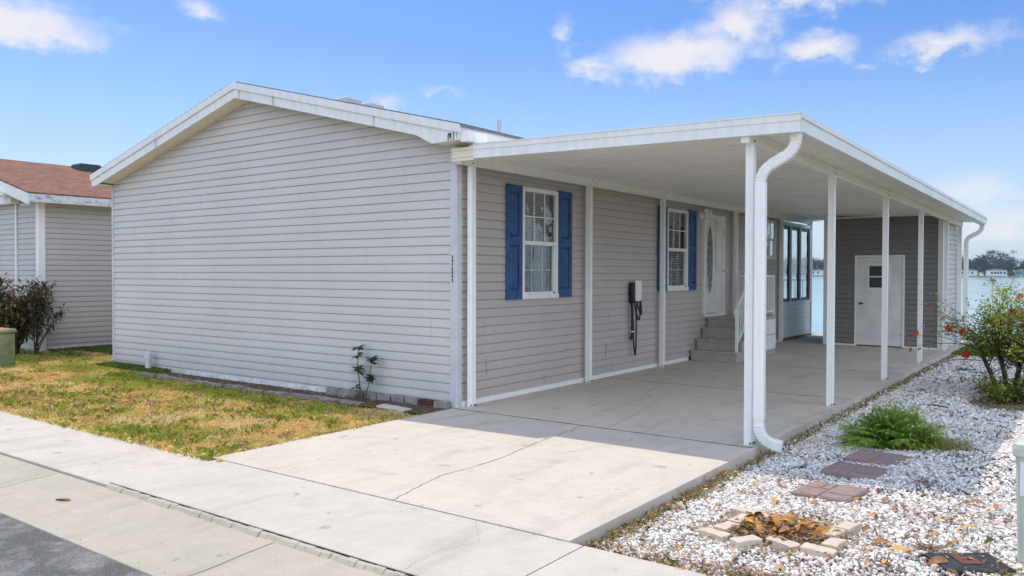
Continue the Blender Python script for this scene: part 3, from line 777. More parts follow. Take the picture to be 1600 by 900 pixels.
def full_spout(y, xt, ztp, xb, zb, out=True):
    """gutter outlet (xt, ztp) -> S-bend -> wall (xb) -> bottom elbow"""
    r = .19
    p = [((xt, y, ztp), False)]
    p += arc((xt-r, ztp-.06), r, 0, -62, y)
    # second bend meets the vertical
    r2 = .19; c2 = (xb+r2, 0)
    e = p[-1][0]
    th = -62
    # end slope direction is (-cos(28)..); start of second arc
    sx = xb+r2+r2*math.cos(R(180-62)); 
    sz = e[2] - (e[0]-sx)*math.tan(R(28))
    cz = sz - r2*math.sin(R(180-62))
    p[-1] = (p[-1][0], False)
    p += [((xb+r2+r2*math.cos(R(118+(62)*k/9)), y, cz+r2*math.sin(R(118+62*k/9))), True) for k in range(10)]
    p[-1] = (p[-1][0], False)
    if out:
        p += [((xb, y, zb+.30), True)]
        p += [((xb+.17*(1-math.cos(R(78*k/9))), y+.02*k/9, zb+.21-.17*math.sin(R(78*k/9))), True) for k in range(10)]
        p[-1] = (p[-1][0], False)
        p += [((xb+.22, y+.03, zb+.028), False)]
    else: p += [((xb, y, zb), False)]
    return downspout(p)
full_spout(-.03, 4.315, zt(4.3, 0)-TH+.01, 3.975, SLAB)
full_spout(14.80, 4.315, zt(4.3, 14.8)-TH+.01, 3.975, SLAB, True)

# ================================================================== SHED under the far end of the carport
shed = thing('storage_shed', 'grey-sided storage shed with white door closing the far end of the carport', 'shed', (2.45, 14.0, SLAB))
SY = 12.74
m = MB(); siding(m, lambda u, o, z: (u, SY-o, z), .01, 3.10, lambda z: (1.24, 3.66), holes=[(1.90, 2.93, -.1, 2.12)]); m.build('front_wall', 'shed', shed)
m = MB(); siding(m, lambda u, o, z: (3.745+o, u, z), -.02, 2.93, lambda z: (12.83, 15.30)); m.build('side_wall', 'shed_side_lit', shed)
m = MB(); m.box(1.18, 1.22, 12.8, 15.3, -.03, 3.05); m.box(1.22, 3.72, 15.26, 15.3, -.03, 2.95); m.box(1.22, 3.72, 12.95, 13.0, -.03, 3.0); m.split('back_wall', 'dark', shed)
m = MB(); m.box(1.13, 1.235, SY-.03, SY+.09, SLAB, 3.14); m.box(3.665, 3.765, SY-.03, SY+.09, SLAB, 2.99); m.box(3.73, 3.77, 15.30, 15.345, SLAB, 2.9); m.split('corner_trim', 'white', shed)
m = MB(); m.box(1.236, 1.86, SY-.03, SY, SLAB, .012); m.box(2.97, 3.664, SY-.03, SY, SLAB, .012); m.box(1.236, 3.664, SY-.035, SY-.014, 3.065, 3.10); m.split('base_trim', 'white', shed)
m = MB(); m.box(1.86, 1.905, SY-.03, SY+.04, SLAB, 2.16); m.box(2.925, 2.97, SY-.03, SY+.04, SLAB, 2.16); m.box(1.905, 2.925, SY-.03, SY+.04, 2.115, 2.16)
sd = m.build('door', 'white', shed, bevel=.003)
m = MB()
m.box(1.91, 2.17, SY-.012, SY+.03, .0, 2.11); m.box(2.63, 2.92, SY-.012, SY+.03, .0, 2.11); m.box(2.17, 2.63, SY-.012, SY+.03, .0, 1.36); m.box(2.17, 2.63, SY-.012, SY+.03, 1.92, 2.11)
m.build('door_leaf', 'doorwhite', sd)
m = MB()
for a, b, c_, d in ((2.14, 2.19, 1.33, 1.95), (2.61, 2.66, 1.33, 1.95), (2.19, 2.61, 1.33, 1.385), (2.19, 2.61, 1.90, 1.95), (2.19, 2.61, 1.63, 1.66)): m.box(a, b, SY-.026, SY-.0125, c_, d)
m.build('window_frame', 'white', sd)
m = MB(); m.box(2.19, 2.61, SY+.005, SY+.012, 1.385, 1.90); m.build('window_pane', 'farglass', sd)
m = MB(); m.lathe([(0, -.07), (.028, -.065), (.03, -.04), (.012, -.03), (.012, -.012), (.03, -.008), (.03, 0)], (2.0, SY-.012, 1.0), 12, ax='Y'); m.box(2.0, 2.08, SY-.075, SY-.06, .99, 1.01); m.build('handle', 'frame', sd)

# ================================================================== ENTRY STEPS
st = thing('entry_steps', 'concrete entry steps with white metal railing below the front door', 'steps', (.5, 8.3, SLAB))
zs = [.17, .385, .595, .805]; yst = [7.22, 7.50, 7.78, 8.06]
for i in range(4):
    m = MB(); m.box(.036, 1.0, yst[i]+.02, (yst[i+1]+.019 if i < 3 else 9.50), SLAB, zs[i]-.045); m.box(.036, 1.012, yst[i], (yst[i+1]+.019 if i < 3 else 9.51), zs[i]-.0445, zs[i])
    m.build('step', 'stepc', st, bevel=.006)
m = MB(); m.box(1.001, 1.008, 8.5, 9.49, .1, .40); m.box(1.001, 1.008, 8.5, 9.49, .42, .74); m.split('side_panel', 'doorwhite', st)
m = MB()
def bar(a, b, r=.014): m.tube([a, b], r*1.25, sec=[(-1, -1), (1, -1), (1, 1), (-1, 1)])
ra, rb_ = Vector((.965, 7.30, .17)), Vector((.965, 8.10, .805))
for t_ in (0, 1): bar(ra.lerp(rb_, t_), ra.lerp(rb_, t_)+Vector((0, 0, .88)), .018)
bar(ra+Vector((0, -.05, .84)), rb_+Vector((0, 0, .88)), .018); bar(ra+Vector((0, 0, .16)), rb_+Vector((0, 0, .12)))
for k in range(1, 8):
    p = ra.lerp(rb_, k/8); bar(p+Vector((0, 0, .13)), p+Vector((0, 0, .86)), .008)
m.tube([ra+Vector((0, -.05, .84)), ra+Vector((0, -.10, .78)), ra+Vector((0, -.07, .70))], .018, 8)
m.build('stair_rail', 'white', st)
m = MB()
for a, b in (((.965, 8.10, 0), (.965, 9.46, 0)), ((.09, 9.46, 0), (.965, 9.46, 0))):
    a, b = Vector(a), Vector(b); Z_ = lambda z: Vector((0, 0, z))
    bar(a+Z_(1.66), b+Z_(1.66), .018); bar(a+Z_(.90), b+Z_(.90)); L = (b-a).length; n = int(L/.105)
    for k in range(n+1 if a.y < 9 else n): p = a.lerp(b, k/n); bar(p+Z_(.805 if k in (0, n) else .9), p+Z_(1.66), .016 if k in (0, n) else .008)
m.build('landing_rail', 'white', st)

# ================================================================== EV CHARGER
ev = thing('wall_charger', 'black and white electric car charger with looped black cable on grey siding', 'charger', (.016, 4.55, 1.4))
m = MB(); m.box(.016, .125, 4.62, 4.86, 1.19, 1.55); m.build('body', 'black', ev, bevel=.03)
m = MB()
m.prism([(.126, 1.26), (.126, 1.55), (.14, 1.585), (.158, 1.585), (.172, 1.50), (.172, 1.36), (.160, 1.24), (.142, 1.215)], 'Y', 4.66, 4.85); m.build('cover', 'white', ev, bevel=.018)
def cat(a, b, sag, n=14, out=.0):
    a, b = Vector(a), Vector(b); return [a.lerp(b, k/n) + Vector((out*math.sin(math.pi*k/n), 0, -sag*(1-(2*k/n-1)**2))) for k in range(n+1)]
m = MB()
m.tube(cat((.08, 4.64, 1.22), (.10, 4.78, 1.24), .96, 22, .02), .014, 8)
m.tube(cat((.10, 4.68, 1.24), (.12, 4.87, 1.26), .36, 18, .04), .014, 8)
m.tube(cat((.10, 4.78, 1.26), (.13, 4.87, 1.30), .30, 18, .05), .014, 8)
m.build('cable', 'black', ev)
m = MB(); m.tube([(.08, 4.64, 1.2), (.08, 4.66, 1.0), (.08, 4.67, .80), (.08, 4.67, .62), (.07, 4.62, .56)], [.020, .021, .027, .032, .028], 10); m.build('plug', 'black', ev)
m = MB(); m.tube([(.08, 4.665, .93), (.08, 4.667, .90)], .0245, 8); m.tube([(.08, 4.67, .70), (.08, 4.67, .68)], .034, 8); m.split('cable_clip', 'white', ev)

# ================================================================== NEIGHBOUR'S HOUSE
nb = thing('neighbour_house', 'tan-sided neighbouring house with red-brown shingle roof at left', 'house', (-17, 6, 0))
NX, NYF = -12.42, .28
m = MB(); siding(m, lambda u, o, z: (NX+o, u, z), -.10, 3.34, lambda z: (NYF+.1, 14), zref=.0729); m.build('side_wall', 'neigh', nb)
NR = -16.9
def nrake(x): return 4.72 - .26*abs(x-NR)
m = MB(); siding(m, lambda u, o, z: (u, NYF-o, z), -.10, 4.4, lambda z: (max(-21.3, NR-max(0, (4.45-z)/.26) if z > 3.3 else -99), min(NX-.02, NR+max(0, (4.45-z)/.26) if z > 3.3 else 99)), zref=.0729); m.build('front_wall', 'neighx', nb)
m = MB(); m.prism([(NX-.11, NYF-.03), (NX+.03, NYF-.03), (NX+.03, NYF+.11), (NX, NYF+.11), (NX, NYF), (NX-.11, NYF)], 'Z', -.12, 3.36); m.box(NX-1.12, NX-1.07, NYF-.05, NYF-.016, -.1, 3.4); m.split('corner_trim', 'white', nb)
m = MB(); m.box(NX+.014, NX+.02, NYF+.12, 14, -.12, .02); m.build('skirting', 'skirt', nb)
m = roofslab(NR, -12.02, -.12, 14.4, lambda x: nrake(x)); mm = roofslab(-21.8, NR, -.12, 14.4, lambda x: nrake(x)); m.add(mm.v, mm.f); m.build('roof', 'redroof', nb)
m = MB()
for xe in (-12.0, -21.8): m.prism([(NR, 4.69), (NR, 4.45), (xe, nrake(xe)-.27), (xe, nrake(xe)-.035)], 'Y', -.13, -.10)
m.box(-12.40, -12.02, -.13, -.101, 3.19, nrake(-12.02)-.27)
m.build('rake_fascia', 'fascia', nb)
m = MB(); m.box(-12.04, -12.0, -.099, 14.4, 3.24, nrake(-12.0)-.032); m.build('eave_fascia', 'mildew', nb)
m = MB(); m.box(-12.40, -12.045, -.09, 14.3, 3.25, 3.28); m.build('soffit', 'soffit', nb)
m = MB(); x = -16.75
m.prism([(2.92, nrake(x)-.15), (3.55, nrake(x)-.15), (3.55, nrake(x)+.01), (3.50, nrake(x)+.055), (2.97, nrake(x)+.055), (2.92, nrake(x)+.01)], 'X', -16.6, -16.15); m.build('roof_vent', 'frame', nb)
m = MB(); m.box(-13.62, -13.2, -.25, -.02, 3.42, 3.5); m.box(-14.6, -13.3, .05, .24, 3.28, 3.44); m.split('porch_beam', 'white', nb)

# ================================================================== LAWN BLADES, GRAVEL, LITTER (uncountable)
def blades(name, pts, hgt, wid, zfun, colfun, **kw):
    n = len(pts); x, y = pts[:, 0], pts[:, 1]; z = zfun(x, y)
    a = RNG.random(n)*2*math.pi; L = hgt*(.45+.9*RNG.random(n)); w = wid*(.6+.7*RNG.random(n)); le = .25+.9*RNG.random(n)
    dx, dy = np.cos(a), np.sin(a); px, py = -dy, dx
    V = np.zeros((n, 4, 3), np.float32)
    V[:, 0] = np.stack([x-px*w/2, y-py*w/2, z-.006], 1); V[:, 1] = np.stack([x+px*w/2, y+py*w/2, z-.006], 1)
    mx, my = x+dx*L*le*.35, y+dy*L*le*.35
    V[:, 2] = np.stack([mx+px*w*.35, my+py*w*.35, z+L*.62], 1)
    V[:, 3] = np.stack([x+dx*L*le, y+dy*L*le, z+L*(1-.35*le)], 1)
    b = np.arange(n)*4; F = np.concatenate([np.stack([b, b+1, b+2], 1), np.stack([b, b+2, b+3], 1)])
    c = colfun(x, y); return np_mesh(name, V.reshape(-1, 3), F, 'grass', np.concatenate([c, c]), **kw)
def lawncol(x, y):
    n = len(x); g = fbm(x, y, 1.35, 0)*.65 + fbm(x, y, 5, 2)*.35 + .30*(RNG.random(n)-.5)
    g = g + .22*np.clip((y+1.45)/.35, 0, 1)  # greener near the wall; the darker blade tone also deepens the gable's shadow
    t = np.clip((g-.555)/.12, 0, 1)[:, None]
    straw = np.where(RNG.random((n, 1)) < .3, np.array([.78, .46, .20]), np.array([.90, .66, .25]))*(.7+.5*RNG.random((n, 1))); green = np.array([.42, .43, .055])*(.6+.7*RNG.random((n, 1)))
    c = straw*(1-t)+green*t
    dead = ((fbm(x, y, 9, 1) > .62) & (RNG.random(n) < .8))[:, None]
    return np.where(dead, np.array([.48, .30, .15])*(.5+.7*RNG.random((n, 1))), c)
def scatter(x0, x1, y0, y1, dens, keep=None):
    n = int((x1-x0)*(y1-y0)*dens); p = np.stack([RNG.uniform(x0, x1, n), RNG.uniform(y0, y1, n)], 1)
    return p[keep(p[:, 0], p[:, 1])] if keep else p
def lawn_keep(x, y):
    inbed = (x > -6.6) & (x < 0) & (y > -.56+.03*np.sin(x*3)) & (RNG.random(len(x)) > .05)
    bare = (fbm(x, y, 2.2, 3) < .37) & (RNG.random(len(x)) < .7)
    house_ = (x > -8.66) & (y > -.02); nb_ = (x < -12.4) & (y > .25)
    corner = (x > -1.6) & (y > -1.15) & (RNG.random(len(x)) > .35)
    return ~(inbed | bare | house_ | nb_ | corner)
p = np.concatenate([scatter(-9, .01, -3.60, 0, 3300, lawn_keep), scatter(-17, -9, -3.6, .3, 1500, lawn_keep), scatter(-12.4, -8.6, 0, 5, 900, lawn_keep)])
blades('lawn_grass', p, .034, .0075, h_lawn, lawncol, kind='stuff')
def tk(x, y): return lawn_keep(x, y) & (fbm(x, y, 2.8, 2) > .56) & (RNG.random(len(x)) < .8)
p = np.concatenate([scatter(-9, .04, -3.62, -.7, 520, tk), scatter(-14, -9, -3.6, .2, 260, tk)])
blades('lawn_tufts', p, .075, .008, h_lawn, lambda x, y: np.array([.27, .33, .05])*(.5+.8*RNG.random((len(x), 1))), kind='stuff')
p = np.concatenate([scatter(-.06, .05, -3.5, -1.0, 1500, lambda x, y: RNG.random(len(x)) < fbm(x, y, 3, 1)), scatter(-9, .05, -3.62, -3.53, 900, lambda x, y: RNG.random(len(x)) < fbm(x, y, 3, 1))])
blades('lawn_edge', p, .06, .006, lambda x, y: h_lawn(x, y)+.02, lawncol, kind='stuff')
# taller tufts hugging the wall and slab edges
def tuftcol(x, y): return np.array([.13, .19, .04])*(.6+.7*RNG.random((len(x), 1)))
p = np.concatenate([scatter(-8.6, -6.7, -.32, -.03, 5000), scatter(-12.4, -8.7, .9, 1.6, 700), scatter(-12.35, -12.0, .4, 4, 1800)])
blades('wall_grass', p, .085, .009, h_lawn, tuftcol, kind='stuff')
p = scatter(3.98, 9, 12.45, 16.8, 1300); blades('rear_grass', p, .06, .012, lambda x, y: -.11+0*x, lambda x, y: np.array([.20, .25, .04])*(.6+.7*RNG.random((len(x), 1))), kind='stuff')
def drycol(x, y):
    n = len(x); t = (RNG.random(n) < .25)[:, None]
    return np.where(t, np.array([.16, .20, .04]), np.array([.42, .29, .12]))*(.6+.7*RNG.random((n, 1)))
def edgek(x, y): return RNG.random(len(x)) < np.exp(-((x-4.02)/.09)**2)*(.25+.9*(fbm(x, y, 2.5, 1) > .52))
p = np.concatenate([scatter(3.97, 4.3, -3.55, -.9, 900, edgek), scatter(4.0, 6.8, -3.58, -3.40, 900, lambda x, y: RNG.random(len(x)) < .6), scatter(4.6, 6.4, -2.9, -2.0, 250, lambda x, y: RNG.random(len(x)) < .25)])
blades('edge_grass', p, .055, .004, lambda x, y: h_gravel(x, y)+.015, drycol, kind='stuff')
p = scatter(3.97, 4.12, -.9, 12, 260); blades('edge_weeds', p, .06, .006, lambda x, y: h_gravel(x, y)+.01, drycol, kind='stuff')

# white stone chips
def chips(name, P, size, zf, lift, whites=.9, **kw):
    n = len(P); cube = np.array([(-1, -1, -1), (1, -1, -1), (1, 1, -1), (-1, 1, -1), (-1, -1, 1), (1, -1, 1), (1, 1, 1), (-1, 1, 1)], np.float32)
    V = cube[None]*(1+.65*(RNG.random((n, 8, 3))-.5)); V[:, 4:, :2] *= (.55+.4*RNG.random((n, 1, 1)))
    s = size*(.5+1.1*RNG.random((n, 1))**2.2); dims = np.concatenate([s*(.9+.5*RNG.random((n, 1))), s*(.6+.4*RNG.random((n, 1))), s*(.4+.35*RNG.random((n, 1)))], 1)/2
    V *= dims[:, None, :]
    a, b, c = RNG.random(n)*6.283, (RNG.random(n)-.5)*1.3, (RNG.random(n)-.5)*1.3
    def rot(V, ang, i, j):
        ca, sa = np.cos(ang)[:, None], np.sin(ang)[:, None]; W = V.copy(); W[..., i] = V[..., i]*ca - V[..., j]*sa; W[..., j] = V[..., i]*sa + V[..., j]*ca; return W
    V = rot(rot(rot(V, b, 1, 2), c, 0, 2), a, 0, 1)
    z = zf(P[:, 0], P[:, 1]) + lift*RNG.random(n)
    V += np.stack([P[:, 0], P[:, 1], z], 1)[:, None, :]
    b_ = (np.arange(n)*8)[:, None]; q = np.array([(3, 2, 1, 0), (4, 5, 6, 7), (0, 1, 5, 4), (1, 2, 6, 5), (2, 3, 7, 6), (3, 0, 4, 7)])
    F = (b_[:, :, None] + q[None]).reshape(-1, 4)
    r = RNG.random(n)[:, None]; tone = .50+.36*RNG.random((n, 1))
    col = np.where(r < .76, np.minimum(.9, tone*1.12)*np.array([1, .955, .895]), np.where(r < .90, np.array([.52, .41, .33])*(.7+.5*RNG.random((n, 1))), np.where(r < .97, np.array([.30, .28, .26])*(.5+.8*RNG.random((n, 1))), np.array([.30, .16, .13]))))
    return np_mesh(name, V.reshape(-1, 3), F, 'pebble', np.repeat(col, 6, 0), **kw)
def gk(x, y):
    gap = fbm(x, y, 3.3, 2)
    ring = ((x-4.99)/.33)**2 + ((y+2.43)/.27)**2 < 1
    mul = ((x-5.75)/.55)**2 + ((y-5.1)/.6)**2 < 1
    fernp = ((x-4.98)/.45)**2 + ((y-1.2)/.35)**2 < 1
    edge = (x < 4.06+.05*fbm(x, y, 5)) & (RNG.random(len(x)) < .75)
    return ~(ring | mul | fernp | edge) & ((gap > .40) | (RNG.random(len(x)) < .45)) & ((fbm(x, y, 1.3, 1) < .60) | (RNG.random(len(x)) < .5))
xl = lambda y: 8.5
P = np.concatenate([scatter(4.0, 7.2, -3.56, -1.0, 7600, gk), scatter(4.0, 7.2, -1.0, 3.0, 5000, gk)])
chips('white_gravel', P, .0200, h_gravel, .012, kind='stuff')
P = np.concatenate([scatter(4.0, 7.2, 3.0, 7, 2300, gk), scatter(4.0, 7.2, 7, 12.4, 1300, gk)])
chips('white_gravel', P, .034, h_gravel, .016, kind='stuff')

def flakes(name, P, size, zf, lift, cols, **kw):
    n = len(P); q = np.array([(-1, 0, 0), (0, -.38, .05), (1, 0, .12), (0, .38, .05)], np.float32)
    V = np.repeat(q[None], n, 0)*(size*(.4+.9*RNG.random((n, 1, 1))))
    V[..., 2] += (RNG.random((n, 4))-.5)*size*.35
    a = RNG.random(n)*6.283; ca, sa = np.cos(a)[:, None], np.sin(a)[:, None]; W = V.copy(); W[..., 0] = V[..., 0]*ca-V[..., 1]*sa; W[..., 1] = V[..., 0]*sa+V[..., 1]*ca
    W += np.stack([P[:, 0], P[:, 1], zf(P[:, 0], P[:, 1])+.018+lift*RNG.random(n)], 1)[:, None, :]
    c = np.array(cols)[RNG.integers(0, len(cols), n)]*(.6+.7*RNG.random((n, 1)))
    return np_mesh(name, W.reshape(-1, 3), (np.arange(n)*4)[:, None]+np.arange(4)[None], 'litter', c, **kw)
BR = [(.38, .20, .08), (.50, .28, .11), (.20, .12, .06), (.46, .33, .17), (.13, .085, .05)]
def nearedge(x, y): return RNG.random(len(x)) < np.exp(-((x-4.0)/.12)**2) + .10*(fbm(x, y, 2.6, 1) > .54)
flakes('leaf_litter', np.concatenate([scatter(3.98, 6.6, -3.56, -.9, 2400, nearedge), scatter(4.0, 6.8, -3.57, -3.25, 1700), scatter(4.2, 5.9, -3.3, -1.6, 2300, lambda x, y: RNG.random(len(x)) < .8*np.exp(-(np.hypot((x-4.99)/.55, (y+2.43)/.5)-.75)**2/.06))]), .019, h_gravel, .03, BR, kind='stuff')
flakes('leaf_litter', scatter(4.1, 6.5, -3.5, -.6, 700, lambda x, y: RNG.random(len(x)) < 2.6*(fbm(x, y, 1.6, 3)-.40)+.5*np.exp(-((y+3.3)/.35)**2)), .017, h_gravel, .02, BR, kind='stuff')
flakes('leaf_litter', scatter(4.6, 5.4, -2.75, -2.1, 2600, lambda x, y: ((x-4.99)/.36)**2+((y+2.43)/.30)**2 < 1), .026, h_gravel, .05, BR, kind='stuff')
flakes('leaf_litter', np.concatenate([scatter(5.0, 6.6, 4.3, 5.9, 900, lambda x, y: ((x-5.75)/.65)**2+((y-5.1)/.7)**2 < 1), scatter(4.5, 5.5, .8, 1.6, 700), scatter(3.98, 4.12, -.9, 12, 500)]), .022, h_gravel, .02, BR, kind='stuff')
flakes('leaf_litter', scatter(-6.6, -.05, -.55, -.03, 420), .018, h_lawn, .02, BR, kind='stuff')
flakes('leaf_litter', scatter(-9, 0, -3.5, -.6, 45), .028, h_lawn, .045, BR, kind='stuff')
flakes('gutter_grit', np.concatenate([scatter(-6, 5, -4.62, -4.55, 130), scatter(.2, 5, -3.575, -3.55, 500), scatter(-6, 3, -5.38, -5.3, 90)]), .010, lambda x, y: -.075+0*x-.035*(y < -5)+.03*(y > -4), .004, BR, kind='stuff')

# ================================================================== SMALL THINGS BY THE GABLE WALL
def hl(x, y): return float(h_lawn(np.array([x]), np.array([y]))[0])
def hg(x, y): return float(h_gravel(np.array([x]), np.array([y]))[0])
m = MB(); m.lathe([(.05, 0), (.05, .22)], (0, 0, -.05), 20)
pipe = thing('cleanout_pipe', 'white plastic cleanout pipe standing at the foot of the gable wall', 'pipe', (-7.16, -.15, -.08))
m = MB(); m.lathe([(.052, -.1), (.052, .22)], (-7.16, -.15, -.02), 20); m.build('pipe', 'pvc', pipe, smooth=False)
m = MB(); m.lathe([(.066, .16), (.068, .22), (.068, .27), (.055, .28), (.03, .282), (.03, .315), (0, .316)], (-7.16, -.15, -.02), 20); m.build('cap', 'pvc', pipe)

def rough_block(lx, ly, lz_, rough=.06, sub=3):
    import bmesh
    bm = bmesh.new(); bmesh.ops.create_cube(bm, size=1); bmesh.ops.bevel(bm, geom=bm.edges[:], offset=.07, segments=1, affect='EDGES')
    bmesh.ops.subdivide_edges(bm, edges=[e for e in bm.edges if e.calc_length() > .4], cuts=sub, use_grid_fill=True)
    for v in bm.verts: v.co = Vector((v.co.x*lx + random.uniform(-1, 1)*rough*min(lx, ly, lz_), v.co.y*ly+random.uniform(-1, 1)*rough*min(lx, ly, lz_), v.co.z*lz_+random.uniform(-1, 1)*rough*min(lx, ly, lz_)))
    me = bpy.data.meshes.new('block'); bm.to_mesh(me); bm.free(); return me
def blockmesh(lx, ly, lz_, mat, rough=.06):
    me = rough_block(lx, ly, lz_, rough); me.materials.append(MT[mat]); return me
edgem = [blockmesh(.46, .11, .10, 'edging', .12) for _ in range(4)]
x = -6.62; k = 0
while x < -1.2:
    L = random.uniform(.40, .52)
    if not (-3.2 < x < -2.9):
        place_copy(edgem[k % 4], 'edging_stone', (x+L/2, -.565+random.uniform(-.03, .03)+.02*math.sin(x*2), hl(x, -.56)+.012+random.uniform(-.012, .012)), (random.uniform(-.1, .1), random.uniform(-.06, .06), random.uniform(-.07, .07)), (L/.48, 1, 1),
                   label='low grey-pink edging stone bordering the planting bed', cat='edging stone', group='edging stones along the planting bed')
    x += L+.03; k += 1
blk = [blockmesh(.24, .08, .13, 'block', .05) for _ in range(3)]; dr = blockmesh(.24, .08, .13, 'darkred', .05)
for k in range(9):
    x = -2.28 + k*.262
    if k == 7:
        place_copy(dr, 'wall_block', (x, -.075, hl(x, -.1)+.045), (.05, 0, .03), label='dark red brick leaning against the foot of the gable wall', cat='block', group='blocks along the foot of the gable wall')
    else:
        place_copy(blk[k % 3], 'wall_block', (x, -.075+random.uniform(-.012, .012), hl(x, -.1)+.045+random.uniform(-.012, .012)), (random.uniform(-.1, .1), random.uniform(-.05, .05), random.uniform(-.06, .06)),
                   label='rough grey block set upright against the foot of the gable wall', cat='block', group='blocks along the foot of the gable wall')
sl = blockmesh(.52, .17, .05, 'conc2', .06); place_copy(sl, 'stepping_slab', (-.62, -.52, -.045), (.03, .02, -.06), label='small pale concrete slab lying in the planting bed', cat='slab')

# leaf shapes
def leaf_verts(L, W, fold=.25, curl=.3, n=4):
    vs = []; fs = []
    if n == 1:
        return np.array([(0, 0, 0), (L*.5, -W/2, fold*W/2), (L, 0, -curl*L), (L*.5, W/2, fold*W/2)], np.float32), [(0, 1, 2, 3)]
    for i in range(n+1):
        t_ = i/n; w = W*math.sin(math.pi*(.06+.9*t_))**.8*(1-.25*t_); z = -curl*L*t_*t_
        vs += [(L*t_, -w/2, z+fold*w/2), (L*t_, 0, z), (L*t_, w/2, z+fold*w/2)]
    for i in range(n):
        for j in range(2): fs.append((3*i+j, 3*i+j+1, 3*i+j+4, 3*i+j+3))
    return np.array(vs, np.float32), fs
def orient(d, up=Vector((0, 0, 1))):
    d = Vector(d).normalized(); s_ = d.cross(up)
    s_ = s_.normalized() if s_.length > 1e-4 else Vector((1, 0, 0)); u = s_.cross(d)
    return Matrix((d, -s_, u)).transposed()
class Foliage:
    def __init__(s): s.v = []; s.f = []; s.c = []; s.n = 0
    def leaf(s, p, d, L, W, col, fold=.25, curl=.3, n=2, roll=0):
        V, F = leaf_verts(L, W, fold, curl, n); M_ = orient(d)
        if roll: M_ = M_ @ Matrix.Rotation(roll, 3, 'X')
        A = np.array(M_, np.float32); V = V @ A.T + np.array(p, np.float32)
        s.v.append(V); s.f += [tuple(i+s.n for i in q) for q in F]; s.c += [col]*len(F); s.n += len(V)
    def build(s, name, parent=None, **kw): return np_mesh(name, np.concatenate(s.v), np.array(s.f), 'leafc', np.array(s.c), parent, **kw)

# seedling plant by the wall
pl = thing('young_plant', 'young leafy plant with two thin stems by the gable wall', 'plant', (-1.62, -.18, -.06))
fo = Foliage(); ms = MB()
def tuftleaves(p, n, L, spread=.8):
    for k in range(int(n*1.6)):
        a = 2*math.pi*k/n+random.uniform(-.4, .4); d = Vector((math.cos(a), math.sin(a), random.uniform(-.15, .8)))
        g = random.uniform(.6, 1.2); fo.leaf(Vector(p)+d*.01, d, L*random.uniform(.6, .95), L*.6, (.05*g, .12*g, .03*g), .15, .35, 3)
s1 = [(-1.60, -.18, -.06), (-1.615, -.18, .17), (-1.66, -.18, .36), (-1.645, -.18, .55), (-1.64, -.18, .66)]; s2 = [(-1.53, -.18, -.06), (-1.44, -.18, .16), (-1.40, -.18, .38), (-1.37, -.18, .52)]
s3 = [(-1.63, -.18, -.06), (-1.69, -.18, .10)]
ms.tube(s1, [.009, .008, .007, .006, .004], 6); ms.tube(s2, [.008, .007, .006, .004], 6); ms.tube(s3, [.005, .004], 6); ms.build('stem', 'stem', pl)
for p_, n_, L_ in ((s1[4], 9, .12), (s1[3], 6, .11), (s1[2], 11, .12), ((-1.655, -.18, .32), 7, .12), (s2[3], 11, .12), ((-1.375, -.18, .47), 7, .12), ((-1.42, -.18, .27), 9, .12), ((-1.42, -.18, .22), 6, .13), (s3[1], 7, .10)): tuftleaves(p_, n_, L_)
fo.build('foliage', pl)
# second patch of sprouts
pl = thing('sprout_clump', 'short dry sprouts at the base of the young plant', 'plant', (-1.52, -.25, -.06)); fo = Foliage()
for k in range(26):
    a = random.uniform(0, 6.28); g = random.uniform(.6, 1.3); fo.leaf((-1.55+random.uniform(-.14, .14), -.24+random.uniform(-.05, .05), -.055), (math.cos(a)*.4, math.sin(a)*.4, 1), random.uniform(.05, .15), .014, (.16*g, .15*g, .07*g), .2, .2)
fo.build('blades', pl)

# ================================================================== LEFT SIDE: utility box, bush
ub = thing('utility_box', 'green metal utility box with rusty lid on the lawn', 'utility box', (-10.55, -1.6, -.08))
m = MB(); m.box(-11.2, -9.95, -2.0, -1.22, -.12, .56); m.build('cabinet', 'green_box', ub, bevel=.03)
m = MB(); m.hexa([(-11.23, -2.03, .562), (-9.92, -2.03, .562), (-9.92, -1.19, .562), (-11.23, -1.19, .562), (-11.21, -2.01, .60), (-9.94, -2.01, .60), (-9.94, -1.21, .63), (-11.21, -1.21, .63)]); m.build('lid', 'green_box', ub, bevel=.015)
m = MB(); m.hexa([(-11.1, -1.95, .6035), (-10.0, -1.95, .6035), (-10.0, -1.27, .630), (-11.1, -1.27, .630), (-11.1, -1.95, .606), (-10.0, -1.95, .606), (-10.0, -1.27, .633), (-11.1, -1.27, .633)]); m.build('rust_patch', 'rust', ub)

